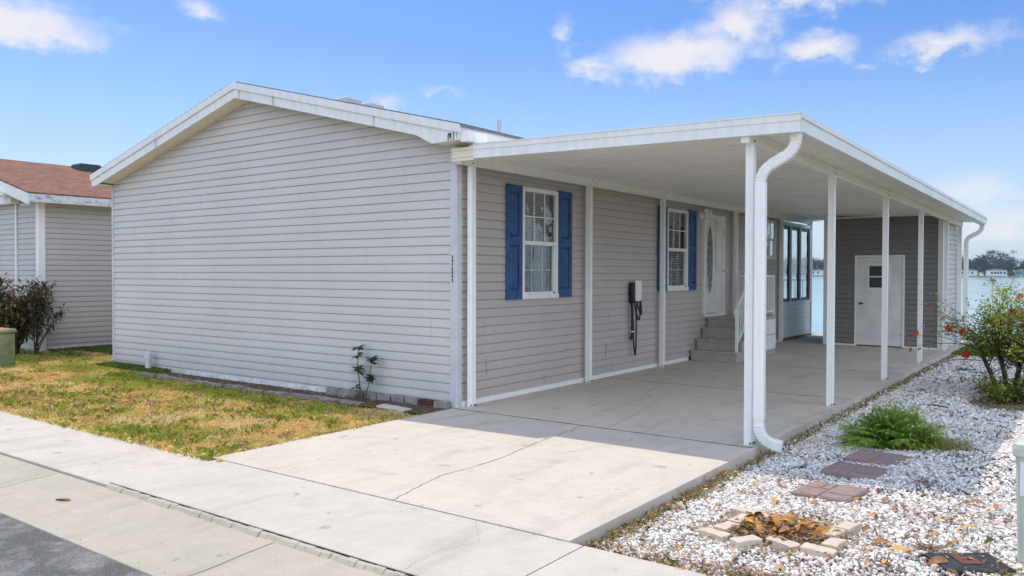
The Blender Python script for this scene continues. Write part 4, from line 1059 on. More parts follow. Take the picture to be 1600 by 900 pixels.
def woody_bush(root, base, nst, height, spread, leafL, cols, nleaf, seed, lean=(0, 0), stem_r=.014):
    rr = random.Random(seed); fo = Foliage(); ms = MB()
    for k in range(nst):
        a = rr.uniform(0, 6.28); sp = spread*math.sqrt(rr.random()); H = height*rr.uniform(.55, 1.05)
        b = Vector(base)+Vector((rr.uniform(-.15, .15)*spread, rr.uniform(-.15, .15)*spread, 0))
        tip = Vector(base)+Vector((math.cos(a)*sp+lean[0], math.sin(a)*sp+lean[1], H))
        pts = []
        for q in range(7):
            t_ = q/6; p = b.lerp(tip, t_); p.z = b.z + H*(t_**.8); p += Vector((rr.uniform(-1, 1), rr.uniform(-1, 1), 0))*.04*spread*(t_)
            pts.append(p)
        ms.tube(pts, [stem_r*(1-.8*q/6) for q in range(7)], 5)
        for j in range(nleaf):
            t_ = rr.random()**.65*.75+.25; i0 = min(5, int(t_*6)); p = pts[i0].lerp(pts[i0+1], t_*6-i0)
            off = Vector((rr.gauss(0, 1), rr.gauss(0, 1), rr.gauss(0, .8)))*.09*spread
            d = off.normalized()+Vector((0, 0, rr.uniform(-.2, .6))); g = rr.uniform(.55, 1.3); c = rr.choice(cols)
            fo.leaf(p+off, d, leafL*rr.uniform(.6, 1.2), leafL*.46, tuple(x_*g for x_ in c), .25, .3)
    ms.build('stem', 'bark', root); fo.build('foliage', root)
bu = thing('garden_bush', 'dark leggy bush with reddish tips in front of the tan house', 'bush', (-11.9, -.25, -.08))
woody_bush(bu, (-12.3, -.35, -.08), 40, 1.60, .80, .13, [(.10, .13, .03), (.08, .10, .03), (.26, .11, .07), (.22, .09, .06), (.16, .17, .04)], 105, 3)
bu2 = thing('garden_bush', 'dark narrow bush with a branch leaning towards the grey home', 'bush', (-11.3, .05, -.08))
woody_bush(bu2, (-11.75, -.1, -.08), 8, 1.5, .40, .10, [(.08, .09, .04), (.12, .085, .06), (.09, .12, .045)], 55, 5, (.42, .1))
wd = thing('weed_clump', 'pale green weed clump beside the utility box', 'plant', (-10.6, .35, -.08)); fo = Foliage()
for k in range(70):
    a = random.uniform(0, 6.28); g = random.uniform(.7, 1.3); fo.leaf((-11.0+random.uniform(-.45, .5), .35+random.uniform(-.15, .15), -.07), (math.cos(a)*.6, math.sin(a)*.6, 1), random.uniform(.08, .2), .04, (.20*g, .27*g, .06*g), .2, .5)
fo.build('foliage', wd)

# ================================================================== RIGHT SIDE
bm_ = blockmesh(.200, .100, .062, 'brick', .035)
RING = [('leftmost tan brick of the broken brick ring, lying outermost', 4.615, -2.73, -16, 0), ('tan brick on the left of the ring, second from the kerb side', 4.637, -2.564, 78, .004), ('tan brick on the left of the ring nearest the back row', 4.664, -2.357, 80, .006),
        ('short tan brick at the back left corner of the ring', 4.594, -2.106, -17, -.004), ('tan brick in the back row of the ring beside the corner brick', 4.742, -2.127, -18, -.008), ('sunken tan brick in the back row, half buried in leaves', 4.935, -2.136, -10, -.026),
        ('tan brick turned across the front left corner of the ring', 4.86, -2.799, 56, .008), ('tan brick in the middle of the front row of the ring', 5.076, -2.725, -16, .004), ('tan brick at the right end of the front row of the ring', 5.308, -2.757, -4, .0),
        ('tan brick at the front of the right side of the ring', 5.357, -2.585, 86, .004), ('tan brick in the middle of the right side of the ring', 5.304, -2.372, 88, .006), ('tan brick at the back of the right side of the ring', 5.341, -2.181, 83, .008), ('sunken tan brick at the back right corner, almost covered by leaves', 5.215, -2.140, -30, -.028)]
for lab, x, y, a, dz in RING:
    place_copy(bm_, 'ring_brick', (x, y, hg(x, y)+.022+dz), (random.uniform(-.04, .04), random.uniform(-.04, .04), R(a)), (1, 1, 1), label=lab, cat='brick', group='tan bricks laid in a ring on the gravel')

def paver(label, cx, cy, ang, tilt):
    t_ = thing('red_paver', label, 'paver', (cx, cy, hg(cx, cy)), 'red patterned pavers in the gravel'); t_.rotation_euler = (tilt[0], tilt[1], R(ang))
    m = MB(); S = .228
    cells = [(-1, -.02, -1, 0), (.02, 1, -1, -.35), (.02, 1, -.31, 1), (-1, -.36, .04, 1), (-.32, -.02, .04, 1)]
    for a, b, c_, d in cells:
        g = .008; m.box(a*S+g, b*S-g, c_*S+g, d*S-g, .018, .044)
    m.box(-S, S, -S, S, -.01, .036)
    o = bpy.data.objects.new('slab', m.mesh('slab', 'paver')); COL.objects.link(o); o.parent = t_
    bv = o.modifiers.new('Bevel', 'BEVEL'); bv.width = .004; bv.segments = 1
paver('nearest red patterned paver, lying in full sun', 4.967, -1.194, -8, (.02, -.03)); paver('middle red patterned paver at the edge of the shade', 4.957, -.324, -4, (-.02, .02)); paver('farthest red patterned paver in the shade beside the palm', 5.006, .33, -6, (.01, .03))

# valve box set in the gravel
vb = thing('valve_box', 'black in-ground valve box with a brown lid in the gravel', 'valve box', (6.1, -2.46, hg(6.1, -2.46))); vb.rotation_euler = (.02, 0, R(36))
def child(mbd, name, mat, par, bevel=0):
    o = bpy.data.objects.new(name, mbd.mesh(name, mat)); COL.objects.link(o); o.parent = par
    if bevel: b = o.modifiers.new('Bevel', 'BEVEL'); b.width = bevel; b.segments = 2
    return o
m = MB(); m.box(-.20, .20, -.145, .145, -.06, .030); child(m, 'box_rim', 'valve', vb, .012)
m = MB(); m.box(-.07, .055, -.06, .065, .0302, .038); child(m, 'lid', 'valvelid', vb, .003)
m = MB(); m.box(-.012, .012, -.012, .012, .0382, .0395); child(m, 'lid_slot', 'black', vb)

# marker post
pz = hg(6.42, -2.2)
mp = thing('utility_pedestal', 'pale green plastic utility pedestal with warning label at the right edge', 'pedestal', (6.43, -2.2, pz))
m = MB(); m.lathe([(.100, -.1), (.104, .1), (.118, .655), (.118, .66)], (6.435, -2.2, pz), 40, 5); m.build('shell', 'ped', mp, smooth=False)
m = MB(); m.lathe([(.132, .662), (.136, .67), (.136, .705), (.132, .735), (.11, .752), (.06, .76), (0, .762)], (6.435, -2.2, pz), 40, 5); m.build('cap', 'ped', mp)
sy = lambda z: -2.2-.104-(z-pz-.1)*.0252-.0025
def onsign(m, x0, x1, z0, z1, d): m.hexa([(x0, sy(z0)-d, z0), (x1, sy(z0)-d, z0), (x1, sy(z0), z0), (x0, sy(z0), z0), (x0, sy(z1)-d, z1), (x1, sy(z1)-d, z1), (x1, sy(z1), z1), (x0, sy(z1), z1)])
m = MB(); onsign(m, 6.345, 6.525, pz+.43, pz+.635, .002); sg = m.build('warning_label', 'sign', mp)
def text(body, size, x, z, mat, name):
    c = bpy.data.curves.new(name, 'FONT'); c.body = body; c.size = size; c.align_x = 'CENTER'; c.extrude = .0006; c.offset = .0004; c.materials.append(MT[mat])
    o = bpy.data.objects.new(name, c); COL.objects.link(o); o.parent = sg; o.location = Vector((x, sy(z)-.0032, z))-Vector(mp.location)-Vector(sg.location); o.rotation_euler = (R(90+1.4), 0, 0); to_mesh_object(o)
text('BURIED', .027, 6.435, pz+.600, 'redink', 'lettering'); text('DANGER', .031, 6.435, pz+.570, 'ink', 'lettering')
m = MB()
for k in range(24):
    a0, a1 = 2*math.pi*k/24, 2*math.pi*(k+1)/24
    q = lambda r, a, d: (6.435+r*math.cos(a), sy(pz+.51+r*math.sin(a))-d, pz+.51+r*math.sin(a))
    m.hexa([q(.043, a0, .0045), q(.043, a1, .0045), q(.035, a1, .0045), q(.035, a0, .0045), q(.043, a0, .0025), q(.043, a1, .0025), q(.035, a1, .0025), q(.035, a0, .0025)])
for (x0, z0, x1, z1, w) in ((-.026, .026, .026, -.026, .007), (-.012, -.018, .016, .014, .009), (.006, .020, .020, .006, .010)):
    d = Vector((x1-x0, 0, z1-z0)); L = d.length; d.normalize(); nn = Vector((-d.z, 0, d.x))
    cz = pz+.51+(z0+z1)/2; m.obox((6.435+(x0+x1)/2, sy(cz)-.0036, cz), d*L/2, nn*w/2, (0, .0008, 0))
m.build('no_dig_symbol', 'ink', sg)
m = MB()
for k, (w, z) in enumerate(((.14, .545), (.12, .452), (.14, .443), (.10, .436))): onsign(m, 6.435-w/2, 6.435+w/2, pz+z+.008, pz+z+.011, .003)
m.build('fine_print', 'trimgrey', sg)

# pygmy palm clump
pa = thing('palm_clump', 'low bushy palm clump with arching green fronds on the gravel', 'palm', (4.98, 1.2, -.1))
fo = Foliage(); ms = MB(); rr = random.Random(11)
for k in range(120):
    a = rr.uniform(0, 6.283); bx, by = 4.98+rr.gauss(0, .12), 1.2+rr.gauss(0, .09)
    Lr = rr.uniform(.42, .64); el = rr.uniform(.35, 1.42)
    hx = math.cos(el)*Lr; pts = []
    for q in range(9):
        t_ = q/8; r_ = hx*t_; z = -.09 + math.sin(el)*Lr*t_*.98 - .46*t_*t_*(Lr*.75)
        pts.append(Vector((bx+math.cos(a)*r_, by+math.sin(a)*r_, max(z, -.09))))
    yel = rr.random(); base = Vector((.28, .48, .07)).lerp(Vector((.66, .62, .09)), yel*.85*(1 if math.cos(a) > -.2 else .35))
    ms.tube(pts, [.005*(1-.7*q/8) for q in range(9)], 4)
    for q in range(1, 9):
        for s_ in (-1, 1):
            for h in (0, .34, .67):
                if q == 8 and h: continue
                p = pts[q].lerp(pts[min(8, q+1)], h); d = (pts[min(8, q+1)]-pts[q-1]).normalized(); side = d.cross(Vector((0, 0, 1)))
                if side.length < .05: side = Vector((math.sin(a), -math.cos(a), 0))
                side.normalize(); dd = d*.75 + side*s_*.85 + Vector((0, 0, .10)); g = rr.uniform(.65, 1.3)
                fo.leaf(p, dd, (.13 if q < 7 else .09)*rr.uniform(.8, 1.2), .010, tuple(base*g), .3, .38)
for k in range(1500):
    a = rr.uniform(0, 6.283); r_ = .46*math.sqrt(rr.random()); g = rr.uniform(.6, 1.45)
    fo.leaf((4.98+r_*math.cos(a), 1.2+r_*math.sin(a)*.8, -.09+rr.uniform(0, .40*(1-(r_/.5)**2)+.05)), (rr.gauss(0, 1), rr.gauss(0, 1), rr.uniform(-.2, .8)), .075, .022, rr.choice([(.24*g, .42*g, .06*g), (.42*g, .48*g, .07*g), (.16*g, .32*g, .05*g)]), .2, .3, 1)
ms.build('stem', 'stem', pa); fo.build('frond', pa)
ms = MB()
for k in range(26):
    a = rr.uniform(0, 6.283); r_ = .42*math.sqrt(rr.random()); c = Vector((4.98+r_*math.cos(a), 1.2+r_*math.sin(a)*.8, .05+rr.uniform(0, .28)*(1-r_)))
    ms.obox(c, (.009, 0, .003), (0, .009, .002), (0, 0, .005))
ms.build('blossom', 'petalw', pa)
sp = thing('spreading_plant', 'low yellow-green spreading plant at the right of the palm', 'plant', (5.5, 1.15, -.1)); fo = Foliage()
for k in range(620):
    a = rr.uniform(0, 6.283); r_ = math.sqrt(rr.random()); g = rr.uniform(.6, 1.3); c = rr.choice([(.36, .36, .06), (.26, .33, .06), (.42, .28, .10)])
    x_, y_ = 5.42+.30*r_*math.cos(a), 1.2+.26*r_*math.sin(a)
    fo.leaf((x_, y_, hg(x_, y_)+.01+.13*rr.random()*(1-r_*.7)), (rr.gauss(0, 1), rr.gauss(0, 1), rr.uniform(.1, 1)), .09, .008, tuple(q*g for q in c))
fo.build('foliage', sp)

# flowering shrub
sh = thing('flowering_shrub', 'tall airy shrub with red blossoms and thin arching branches at right', 'shrub', (5.6, 5.7, -.11))
fo = Foliage(); tr_ = MB(); br = MB(); rr = random.Random(4)
tips = []
trunks = [[(5.55, 5.72, -.12), (5.42, 5.86, .18), (5.30, 6.0, .42), (5.22, 6.05, .62)], [(5.62, 5.72, -.12), (5.58, 5.85, .2), (5.50, 6.0, .5), (5.42, 6.1, .72)], [(5.75, 5.6, -.12), (5.9, 5.7, .3), (6.1, 5.8, .7)], [(5.68, 5.8, -.12), (5.75, 6.0, .35), (5.75, 6.2, .8)]]
for tpts in trunks: tr_.tube(tpts, [.038, .033, .026, .018][:len(tpts)], 8)
tr_.build('trunk', 'bark', sh)
LC = [(.26, .36, .06), (.38, .42, .08), (.14, .24, .045), (.46, .44, .12)]
def branch(p, d, L, r, dens, droop=.25, curl=0.0):
    P_ = [Vector(p)]; d = Vector(d).normalized(); n = 9
    for q in range(n):
        d = (d + Vector((rr.gauss(0, .10), rr.gauss(0, .10), -droop/n*1.3))).normalized(); P_.append(P_[-1]+d*L/n)
    br.tube(P_, [r*(1-.8*q/n) for q in range(n+1)], 5)
    for q in range(2, n+1):
        for k in range(dens):
            if rr.random() < .82:
                g = rr.uniform(.6, 1.4); c = rr.choice(LC); off = Vector((rr.gauss(0, 1), rr.gauss(0, 1), rr.gauss(0, .7)))
                fo.leaf(P_[q]+off*.035, off.normalized()*.8+d*.5+Vector((0, 0, .25)), rr.uniform(.035, .075), rr.uniform(.022, .040), tuple(x_*g for x_ in c), .2, .3, 1)
    return P_
for k in range(115):
    tpts = trunks[rr.choice([0, 1, 1, 2, 2, 3, 3])]; t_ = rr.uniform(.35, 1); i0 = min(len(tpts)-2, int(t_*(len(tpts)-1))); p = Vector(tpts[i0]).lerp(Vector(tpts[i0+1]), t_*(len(tpts)-1)-i0)
    a = rr.uniform(-1.1, 2.6) if rr.random() < .7 else rr.uniform(0, 6.28)
    P_ = branch(p, (math.cos(a)*.75, math.sin(a)*.75, rr.uniform(.35, 1.5)), rr.uniform(.55, 1.35), .006, 8); tips.append(P_)
    if rr.random() < .6: q = rr.randint(3, 7); tips.append(branch(P_[q], (rr.gauss(0, 1), rr.gauss(0, 1), .6), rr.uniform(.25, .6), .004, 4))
for (p, d, L) in (((5.25, 6.0, .55), (-1.0, .2, .55), 1.25), ((5.22, 6.05, .6), (-1.0, .4, .25), 1.15), ((5.3, 6.0, .4), (-.9, 0, .12), 1.0), ((5.22, 6.0, .62), (-.7, .2, .9), 1.0), ((5.4, 6.0, .7), (-.1, .2, 1), 1.0), ((5.42, 6.1, .72), (.1, 0, 1), .95)):
    tips.append(branch(p, d, L, .007, 2, .45))
for k in range(60):       # dense skirt at the base
    a = rr.uniform(0, 6.283); branch((5.75+rr.gauss(0, .12), 5.55+rr.gauss(0, .15), -.1), (math.cos(a), math.sin(a), rr.uniform(.3, 1.4)), rr.uniform(.3, .62), .005, 7)
br.build('branch', 'bark', sh); fo.build('foliage', sh)
def flower(c, r, mat, parent):
    m = MB(); c = Vector(c); ax = Vector((rr.gauss(0, .5), -1, rr.uniform(-.1, .7))).normalized(); M_ = orient(ax); n = 7
    for k in range(n):
        a = 2*math.pi*k/n + rr.uniform(-.2, .2); e = M_ @ Vector((rr.uniform(-.1, .35), math.cos(a), math.sin(a))); s_ = M_ @ Vector((0, -math.sin(a), math.cos(a)))
        m.add([c, c+e*r*.55+s_*r*.32, c+e*r*rr.uniform(.9, 1.15)+M_ @ Vector((r*.2, 0, 0)), c+e*r*.55-s_*r*.32], [(0, 1, 2, 3)])
    return m.build('flower', mat, parent)
for (x_, y_, z_, r_, mt) in ((4.31, 6.3, .76, .045, 'red'), (4.80, 6.2, .86, .06, 'red'), (4.98, 6.2, .82, .058, 'red'), (5.06, 6.1, .48, .068, 'red'), (5.62, 6.3, 1.13, .055, 'red'), (5.34, 6.3, 1.0, .048, 'orange'), (5.49, 6.3, .98, .05, 'orange'), (5.70, 6.3, 1.10, .05, 'orange'),
                             (5.72, 6.3, 1.37, .05, 'orange'), (5.60, 6.3, .63, .05, 'red'), (5.60, 6.3, .82, .045, 'orange'), (5.50, 6.2, 1.06, .04, 'red'), (4.24, 6.3, .50, .022, 'red'), (4.70, 6.3, 1.02, .02, 'red'), (5.85, 6.2, .9, .05, 'red'), (5.95, 6.2, 1.2, .05, 'orange')):
    flower((x_, y_, z_), r_*1.25, mt, sh)
t_ = MB()
c = Vector((5.36, 6.3, 1.62))
for k in range(26): a = rr.uniform(0, 6.28); e = Vector((math.cos(a), rr.uniform(-1, 1)*.6, math.sin(a)))*.05*rr.uniform(.5, 1.2); t_.tube([c, c+e], [.006, .002], 4)
t_.tube([(5.38, 6.25, .7), (5.37, 6.3, 1.2), c], [.006, .005, .004], 5); t_.build('seed_head', 'wood', sh)

# weeds in the gravel
def weed(label, x, y, n, L, col, w=.012):
    t_ = thing('gravel_weed', label, 'weed', (x, y, hg(x, y)), 'weeds growing in the gravel'); fo = Foliage()
    for k in range(n):
        a = rr.uniform(0, 6.283); g = rr.uniform(.6, 1.3); fo.leaf((x+rr.gauss(0, .03), y+rr.gauss(0, .03), hg(x, y)+.005), (math.cos(a), math.sin(a), rr.uniform(.2, 1.2)), L*rr.uniform(.5, 1.1), w, tuple(q*g for q in col), .2, .5)
    fo.build('foliage', t_)
weed('small green weed far back in the gravel near the shed', 4.61, 9.4, 60, .16, (.07, .11, .03), .03); weed('small green weed in the gravel behind the palm', 5.21, 2.6, 30, .09, (.12, .17, .04), .02)
weed('tiny green weed in the gravel left of the pavers', 4.51, -.34, 34, .08, (.06, .09, .025), .02); weed('grassy tuft at the driveway edge, closest to the street', 4.06, -2.55, 60, .15, (.26, .25, .09), .006)
weed('grassy tuft at the driveway edge, farther from the street', 4.10, -1.75, 80, .17, (.26, .24, .08), .006); weed('brown weed clump beside the black valve box', 6.28, -2.5, 60, .10, (.28, .20, .09), .012); weed('dry weed clump at the left of the valve box', 5.86, -2.33, 60, .10, (.30, .20, .09), .014)
weed('dark weed by the slab edge halfway along', 4.1, 7.9, 36, .10, (.07, .09, .03), .02); weed('dried sprig lying between pavers and pedestal', 5.58, -.50, 40, .12, (.30, .23, .12), .010)
weed('green sprout at the joint where driveway meets kerb', .30, -4.56, 16, .07, (.16, .21, .05), .012)
m = MB(); m.tube([(4.70, 4.30, -.10), (4.88, 4.34, -.09), (5.06, 4.30, -.095)], [.010, .012, .008], 6); tag(m.build('fallen_stick', 'bark'), 'thin dark stick lying on the gravel behind the palm', 'stick')

# dry leaves, each on its own
def dry_leaf_mesh(k):
    r_ = random.Random(k); V, F = leaf_verts(.17, .062, r_.uniform(.15, .5), 0, 6)
    V[:, 2] += .03*np.sin(V[:, 0]/.17*math.pi*r_.uniform(.8, 1.2)) + .012*np.sin(V[:, 1]*60+k); V[:, 0] -= .085
    me = bpy.data.meshes.new('dry_leaf'); me.from_pydata(V.tolist(), [], F)
    c = [(.52, .25, .07), (.44, .20, .06), (.56, .33, .12), (.33, .16, .07)][k % 4]; g = mat_plain('dry_leaf_%s' % 'abcd'[k % 4], c, .7, .2, .2, 25); me.materials.append(g); return me
LM = [dry_leaf_mesh(k) for k in range(4)]
LV = [(5.278, -.997), (5.42, -1.303), (5.437, -1.809), (5.454, -2.135), (5.73, -2.112), (5.592, -2.392), (5.628, -2.417), (5.732, -2.531), (5.794, -2.538), (5.976, -1.844), (6.016, -1.765), (5.994, -2.13), (5.815, -1.69), (5.9, -1.645), (5.708, -2.814), (5.621, -2.838), (5.356, -2.978), (4.967, -1.6), (5.256, .087), (5.02, .0),
      (4.12, -2.162), (4.415, -2.66), (5.953, -2.6), (5.983, -1.068), (6.082, -1.232), (4.2, -1.898), (4.373, -2.093), (6.128, -1.081), (4.688, -1.714), (5.231, -1.425), (5.67, -1.396), (5.52, -1.55), (5.5, -2.0), (5.85, -2.0), (4.9, -3.1), (5.2, -3.2), (4.5, -3.1), (6.1, -2.9), (4.35, -1.2)]
for k, (x_, y_) in enumerate(LV):
    s_ = random.uniform(.40, .85)
    place_copy(LM[random.randrange(4)], 'dry_leaf', (x_, y_, hg(x_, y_)+.028), (random.uniform(-.5, .5), random.uniform(-.35, .35), random.uniform(0, 6.28)), (s_, s_, s_), label='curled dry brown leaf lying loose on the white gravel', cat='leaf', group='dry leaves scattered on the gravel')
for k in range(34):
    a = random.uniform(0, 6.28); r_ = math.sqrt(random.random()); x_, y_ = 4.99+.27*r_*math.cos(a), -2.44+.22*r_*math.sin(a); s_ = random.uniform(.5, .95)
    place_copy(LM[random.randrange(4)], 'dry_leaf', (x_, y_, hg(x_, y_)+.035+.05*random.random()), (random.uniform(-.8, .8), random.uniform(-.6, .6), random.uniform(0, 6.28)), (s_, s_, s_), label='curled dry brown leaf heaped inside the ring of bricks', cat='leaf', group='dry leaves inside the brick ring')
place_copy(LM[3], 'dry_leaf', (.12, -4.93, -.108), (.06, .03, .35), (1.1, 1.1, .5), label='single reddish-brown leaf lying on the concrete kerb', cat='leaf')
place_copy(LM[1], 'dry_leaf', (.20, -3.60, -.036), (.1, .1, .2), (.6, .6, .6), label='small curled leaf on the driveway by the lawn corner', cat='leaf')
place_copy(LM[0], 'dry_leaf', (-.05, -2.9, -.05), (.1, .1, 1.2), (.6, .6, .6), label='small orange leaf at the lawn edge beside the driveway', cat='leaf')

# ================================================================== FAR SHORE
FC = [(.032, .080, .058), (.024, .062, .048), (.048, .10, .062)]
def crown(fo, c, w, h, n, seed, gappy=.0, s=1.6):
    r_ = random.Random(seed); lobes = [(Vector((r_.uniform(-.4, .4)*w, r_.uniform(-.3, .3)*w, r_.uniform(.12, .85)*h)), r_.uniform(.2, .36)*w) for _ in range(9)]
    for k in range(n):
        lc, lr = r_.choice(lobes); d = Vector((r_.gauss(0, 1), r_.gauss(0, 1), r_.gauss(0, .75))).normalized()*lr*r_.uniform(.6, 1.08)
        g = r_.uniform(.6, 1.35); col = FC[r_.randrange(3)]
        fo.leaf(Vector(c)+lc+d, (r_.gauss(0, 1), r_.gauss(0, 1), r_.gauss(0, .6)), s*r_.uniform(.6, 1.3), s*.75, tuple(q*g for q in col), .2, .2, 1)
fo = Foliage(); tk = MB(); r_ = random.Random(21)
x_ = -420
while x_ < 60:
    w = r_.uniform(13, 22); h = r_.uniform(13, 21) if not (-72 < x_ < 20) else r_.uniform(14, 18.5); y_ = 925+r_.uniform(0, 40); crown(fo, (x_, y_, .8), w, h, 900, int(x_*7)+999, 0, 2.6)
    tk.tube([(x_, y_, 0), (x_+.5, y_, h*.6)], [.5, .2], 6); x_ += w*.42
o = fo.build('far_woods', kind='stuff'); tk.build('trunk', 'bark', o)
ft = thing('shore_tree', 'tall loose-crowned tree rising above the woods across the lake', 'tree', (-81, 918, .5)); fo = Foliage(); m = MB()
m.tube([(-81, 918, 0), (-80.5, 918, 10), (-81.5, 918, 19)], [.6, .4, .15], 7)
for (dx, z_, w_, n_) in ((-7, 20, 6, 120), (-2, 24, 8, 200), (5, 22, 7, 150), (10, 20.5, 5, 90), (0, 18, 7, 110), (16, 24, 3.5, 36)):
    m.tube([(-81, 918, 13+dx*.1), (-81+dx, 918, z_)], [.25, .1], 5)
    for k in range(n_):
        g = r_.uniform(.6, 1.3); fo.leaf((-81+dx+r_.gauss(0, w_*.32), 918+r_.gauss(0, 1.5), z_+r_.gauss(0, 1.1)), (r_.gauss(0, 1), r_.gauss(0, 1), r_.gauss(0, .6)), 1.5, 1.0, tuple(q*g for q in FC[0]), .2, .2, 1)
m.build('trunk', 'bark', ft); fo.build('crown', ft)
def far_house(label, xc, w, y_, wallmat, wins, hw=4.0):
    t_ = thing('shore_house', label, 'house', (xc, y_, .5), 'houses on the far shore'); z0 = 1.2
    m = MB(); m.box(xc-w/2, xc+w/2, y_, y_+9, z0-1.2, z0+hw); m.build('wall', wallmat, t_)
    m = MB(); m.prism([(xc-w/2-.5, z0+hw), (xc+w/2+.5, z0+hw), (xc+w/2-1.5, z0+hw+1.0), (xc, z0+hw+1.9), (xc-w/2+1.5, z0+hw+1.0)], 'Y', y_-.4, y_+9.4); m.build('roof', 'farroof', t_)
    for a, b in wins:
        m = MB(); m.box(xc+a, xc+b, y_-.06, y_-.01, z0+1.2, z0+3.2); m.build('window', 'farglass', t_)
far_house('pale house across the lake at left of the white one', -101, 15, 895, 'farwall', ((-6, -4), (-1, 1), (3, 5)))
far_house('white house across the lake with a row of dark windows', -77, 17, 894, 'farwall', ((-4.5, -2.5), (-2, 0), (.5, 2.5), (3, 5), (6, 8)), 4.2)
far_house('blue and white house across the lake at the right edge', -55, 13, 896, 'farblue', ((-5, -2), (1, 4)))
far_house('white house across the lake seen between porch and shed', -246, 14, 895, 'farwall', ((-4, -2), (1, 3)))
bd = thing('boat_dock', 'small wooden dock with yellow floats on the far shore', 'dock', (-60, 880, -.5)); m = MB()
m.box(-66, -56, 876, 879, -.1, .35)
for k in range(5): m.box(-65.5+k*2.2, -65.1+k*2.2, 876, 876.4, -1.5, 1.2)
m.build('deck', 'wood', bd); m = MB(); m.box(-67.4, -65.9, 875.5, 877.5, -.2, 1.2); m.box(-55.8, -54.6, 875.5, 877.5, -.2, 1.0); m.split('float', 'yellow', bd)

# the air over the lake
hm = bpy.data.materials.new('haze_air'); hm.use_nodes = True; hn = hm.node_tree; hn.nodes.clear()
ho = hn.nodes.new('ShaderNodeOutputMaterial'); pv = hn.nodes.new('ShaderNodeVolumePrincipled'); pv.inputs['Color'].default_value = (.72, .86, 1, 1); pv.inputs['Density'].default_value = .00016; pv.inputs['Anisotropy'].default_value = .2
hn.links.new(pv.outputs[0], ho.inputs['Volume'])
MT['haze'] = hm
m = MB(); m.box(-1600, 1600, -400, 1400, -4, 45); m.build('haze', 'haze', kind='stuff')

# ================================================================== LIGHT AND SKY
SUN_TO = Vector((-.46, .19, 1.0)).normalized()
el = math.asin(SUN_TO.z); az = math.atan2(SUN_TO.x, SUN_TO.y)
sd_ = bpy.data.lights.new('Sun', 'SUN'); sd_.energy = 2.25; sd_.angle = R(.5); sd_.color = (1, .925, .82)
so = bpy.data.objects.new('Sun', sd_); COL.objects.link(so); so.rotation_euler = (-SUN_TO).to_track_quat('-Z', 'Y').to_euler(); so.location = (0, 0, 30)
wd_ = bpy.data.worlds.new('World'); SC.world = wd_; wd_.use_nodes = True; nt = wd_.node_tree; N = nt.nodes; Lk = nt.links.new
bg = N['Background']; sky = N.new('ShaderNodeTexSky'); sky.sky_type = 'NISHITA'; sky.sun_disc = False; sky.sun_elevation = el; sky.sun_rotation = az % (2*math.pi)
sky.air_density = 1.0; sky.dust_density = .9; sky.ozone_density = 2.2; sky.altitude = 0
tc = N.new('ShaderNodeTexCoord'); sp_ = N.new('ShaderNodeSeparateXYZ'); Lk(tc.outputs['Generated'], sp_.inputs[0])
hs = N.new('ShaderNodeHueSaturation'); hs.inputs['Saturation'].default_value = 1.18; Lk(sky.outputs[0], hs.inputs['Color'])
def math_(op, a, b=None, c=None):
    n = N.new('ShaderNodeMath'); n.operation = op
    for i, v in enumerate((a, b, c)):
        if v is None: continue
        if isinstance(v, (int, float)): n.inputs[i].default_value = v
        else: Lk(v, n.inputs[i])
    return n.outputs[0]
azm = math_('ARCTAN2', sp_.outputs['X'], sp_.outputs['Y']); elv = math_('ARCSINE', sp_.outputs['Z'])
cb_ = N.new('ShaderNodeCombineXYZ'); Lk(azm, cb_.inputs[0]); Lk(math_('MULTIPLY', elv, 1.5), cb_.inputs[1])
def wn(scale, detail=6, rough=.6):
    n = N.new('ShaderNodeTexNoise'); n.inputs['Scale'].default_value = scale; n.inputs['Detail'].default_value = detail; n.inputs['Roughness'].default_value = rough; Lk(cb_.outputs[0], n.inputs['Vector']); return n
n1 = wn(9.0); n2 = wn(26.0, 5)
# cloud banks by compass bearing and height above the horizon: (azimuth, elevation, half width, half height, weight)
CL = [(-24.5, 14.9, 7.0, 2.1, 1.0), (-30.5, 14.3, 4.0, 1.3, .75), (-16.0, 14.6, 3.8, 1.4, .9), (-17.0, 18.6, 9.5, 2.2, 1.0), (-21.0, 16.6, 4.2, 2.0, .9), (-8.0, 14.2, 4.0, 1.3, .8), (-12.6, 13.2, 1.6, .8, .45), (-33.0, 16.5, 1.4, 1.6, .5),
      (-67.0, 15.0, 6.4, 2.1, .95), (-57.5, 17.0, 3.2, 1.1, .6), (-45.5, 11.9, 2.4, .9, .45), (-41.5, 12.5, 2.4, .8, .4), (-7.0, 5.0, 5.0, 1.6, .6), (-4.0, 3.2, 10.0, 2.0, .6), (10, 14, 14, 3, .8), (60, 18, 22, 5, .8), (140, 22, 26, 6, .8), (-130, 25, 24, 5, .8), (200, 16, 14, 4, .8)]
acc = None
wa = math_('MULTIPLY', math_('SUBTRACT', n1.outputs['Fac'], .5), .16); we = math_('MULTIPLY', math_('SUBTRACT', n2.outputs['Fac'], .5), .05)
azd = math_('ADD', azm, wa); eld = math_('ADD', math_('ADD', elv, we), math_('MULTIPLY', wa, .25))
for a, e, ha, he, w in CL:
    dx = math_('DIVIDE', math_('SUBTRACT', azd, R(a)), R(ha)); dy = math_('DIVIDE', math_('SUBTRACT', eld, R(e)), R(he))
    v = math_('MULTIPLY', math_('SUBTRACT', 1.0, math_('SQRT', math_('ADD', math_('MULTIPLY', dx, dx), math_('MULTIPLY', dy, dy)))), w)
    v = math_('MAXIMUM', v, 0.0); acc = v if acc is None else math_('MAXIMUM', acc, v)
dens = math_('ADD', math_('MULTIPLY', acc, 1.5), math_('MULTIPLY', math_('SUBTRACT', n2.outputs['Fac'], .52), math_('MINIMUM', math_('MULTIPLY', acc, 5.0), .9)))
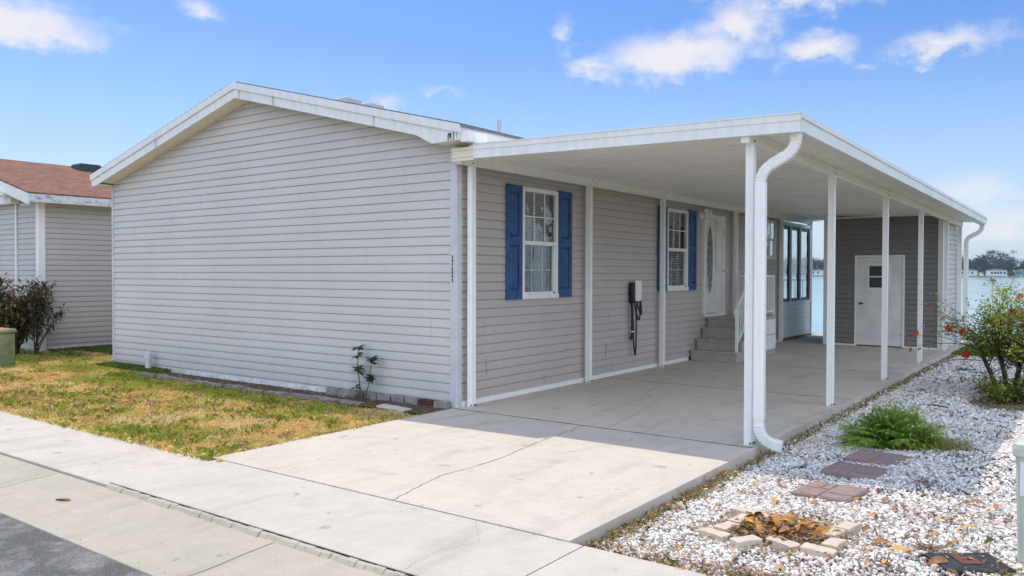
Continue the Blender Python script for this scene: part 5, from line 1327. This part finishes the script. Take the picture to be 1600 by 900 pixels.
cl = N.new('ShaderNodeMapRange'); cl.interpolation_type = 'SMOOTHSTEP'; Lk(dens, cl.inputs[0]); cl.inputs[1].default_value = .02; cl.inputs[2].default_value = 1.2; cl.inputs[3].default_value = 0; cl.inputs[4].default_value = .92
mxw = N.new('ShaderNodeMix'); mxw.data_type = 'RGBA'; Lk(cl.outputs[0], mxw.inputs[0]); 
tn = N.new('ShaderNodeMix'); tn.data_type = 'RGBA'; tn.blend_type = 'MULTIPLY'; tn.inputs[0].default_value = 1; Lk(hs.outputs[0], tn.inputs[6]); tn.inputs[7].default_value = (.48, .565, .735, 1)
hz = N.new('ShaderNodeMapRange'); hz.interpolation_type = 'SMOOTHSTEP'; Lk(sp_.outputs['Z'], hz.inputs[0]); hz.inputs[1].default_value = .0; hz.inputs[2].default_value = .30; hz.inputs[3].default_value = .55; hz.inputs[4].default_value = 0
mh = N.new('ShaderNodeMix'); mh.data_type = 'RGBA'; Lk(hz.outputs[0], mh.inputs[0]); Lk(tn.outputs[2], mh.inputs[6]); mh.inputs[7].default_value = (3.5, 4.15, 4.75, 1)
Lk(mh.outputs[2], mxw.inputs[6]); mxw.inputs[7].default_value = (4.1, 4.0, 4.1, 1)
# unseen bright bank added behind and right of the viewer to fill the shade
hb = N.new('ShaderNodeMapRange'); hb.interpolation_type = 'SMOOTHSTEP'
Lk(math_('ADD', math_('ADD', math_('MULTIPLY', sp_.outputs['Y'], -1.0), math_('MULTIPLY', sp_.outputs['X'], .85)), math_('MULTIPLY', math_('SUBTRACT', n1.outputs['Fac'], .5), .9)), hb.inputs[0])
hb.inputs[1].default_value = -.05; hb.inputs[2].default_value = .55; hb.inputs[3].default_value = 0; hb.inputs[4].default_value = .74
mx2 = N.new('ShaderNodeMix'); mx2.data_type = 'RGBA'; Lk(hb.outputs[0], mx2.inputs[0]); Lk(mxw.outputs[2], mx2.inputs[6]); mx2.inputs[7].default_value = (7.6, 8.6, 10.1, 1)
Lk(mx2.outputs[2], bg.inputs[0]); bg.inputs['Strength'].default_value = .15
SC.view_settings.view_transform = 'Standard'; SC.view_settings.look = 'None'; SC.view_settings.gamma = 1; SC.view_settings.use_curve_mapping = False
SC.view_settings.exposure = .56
SC.cycles.max_bounces = 12; SC.cycles.diffuse_bounces = 8; SC.cycles.transparent_max_bounces = 12; SC.cycles.use_denoising = True
SC.cycles.caustics_reflective = False; SC.cycles.caustics_refractive = False
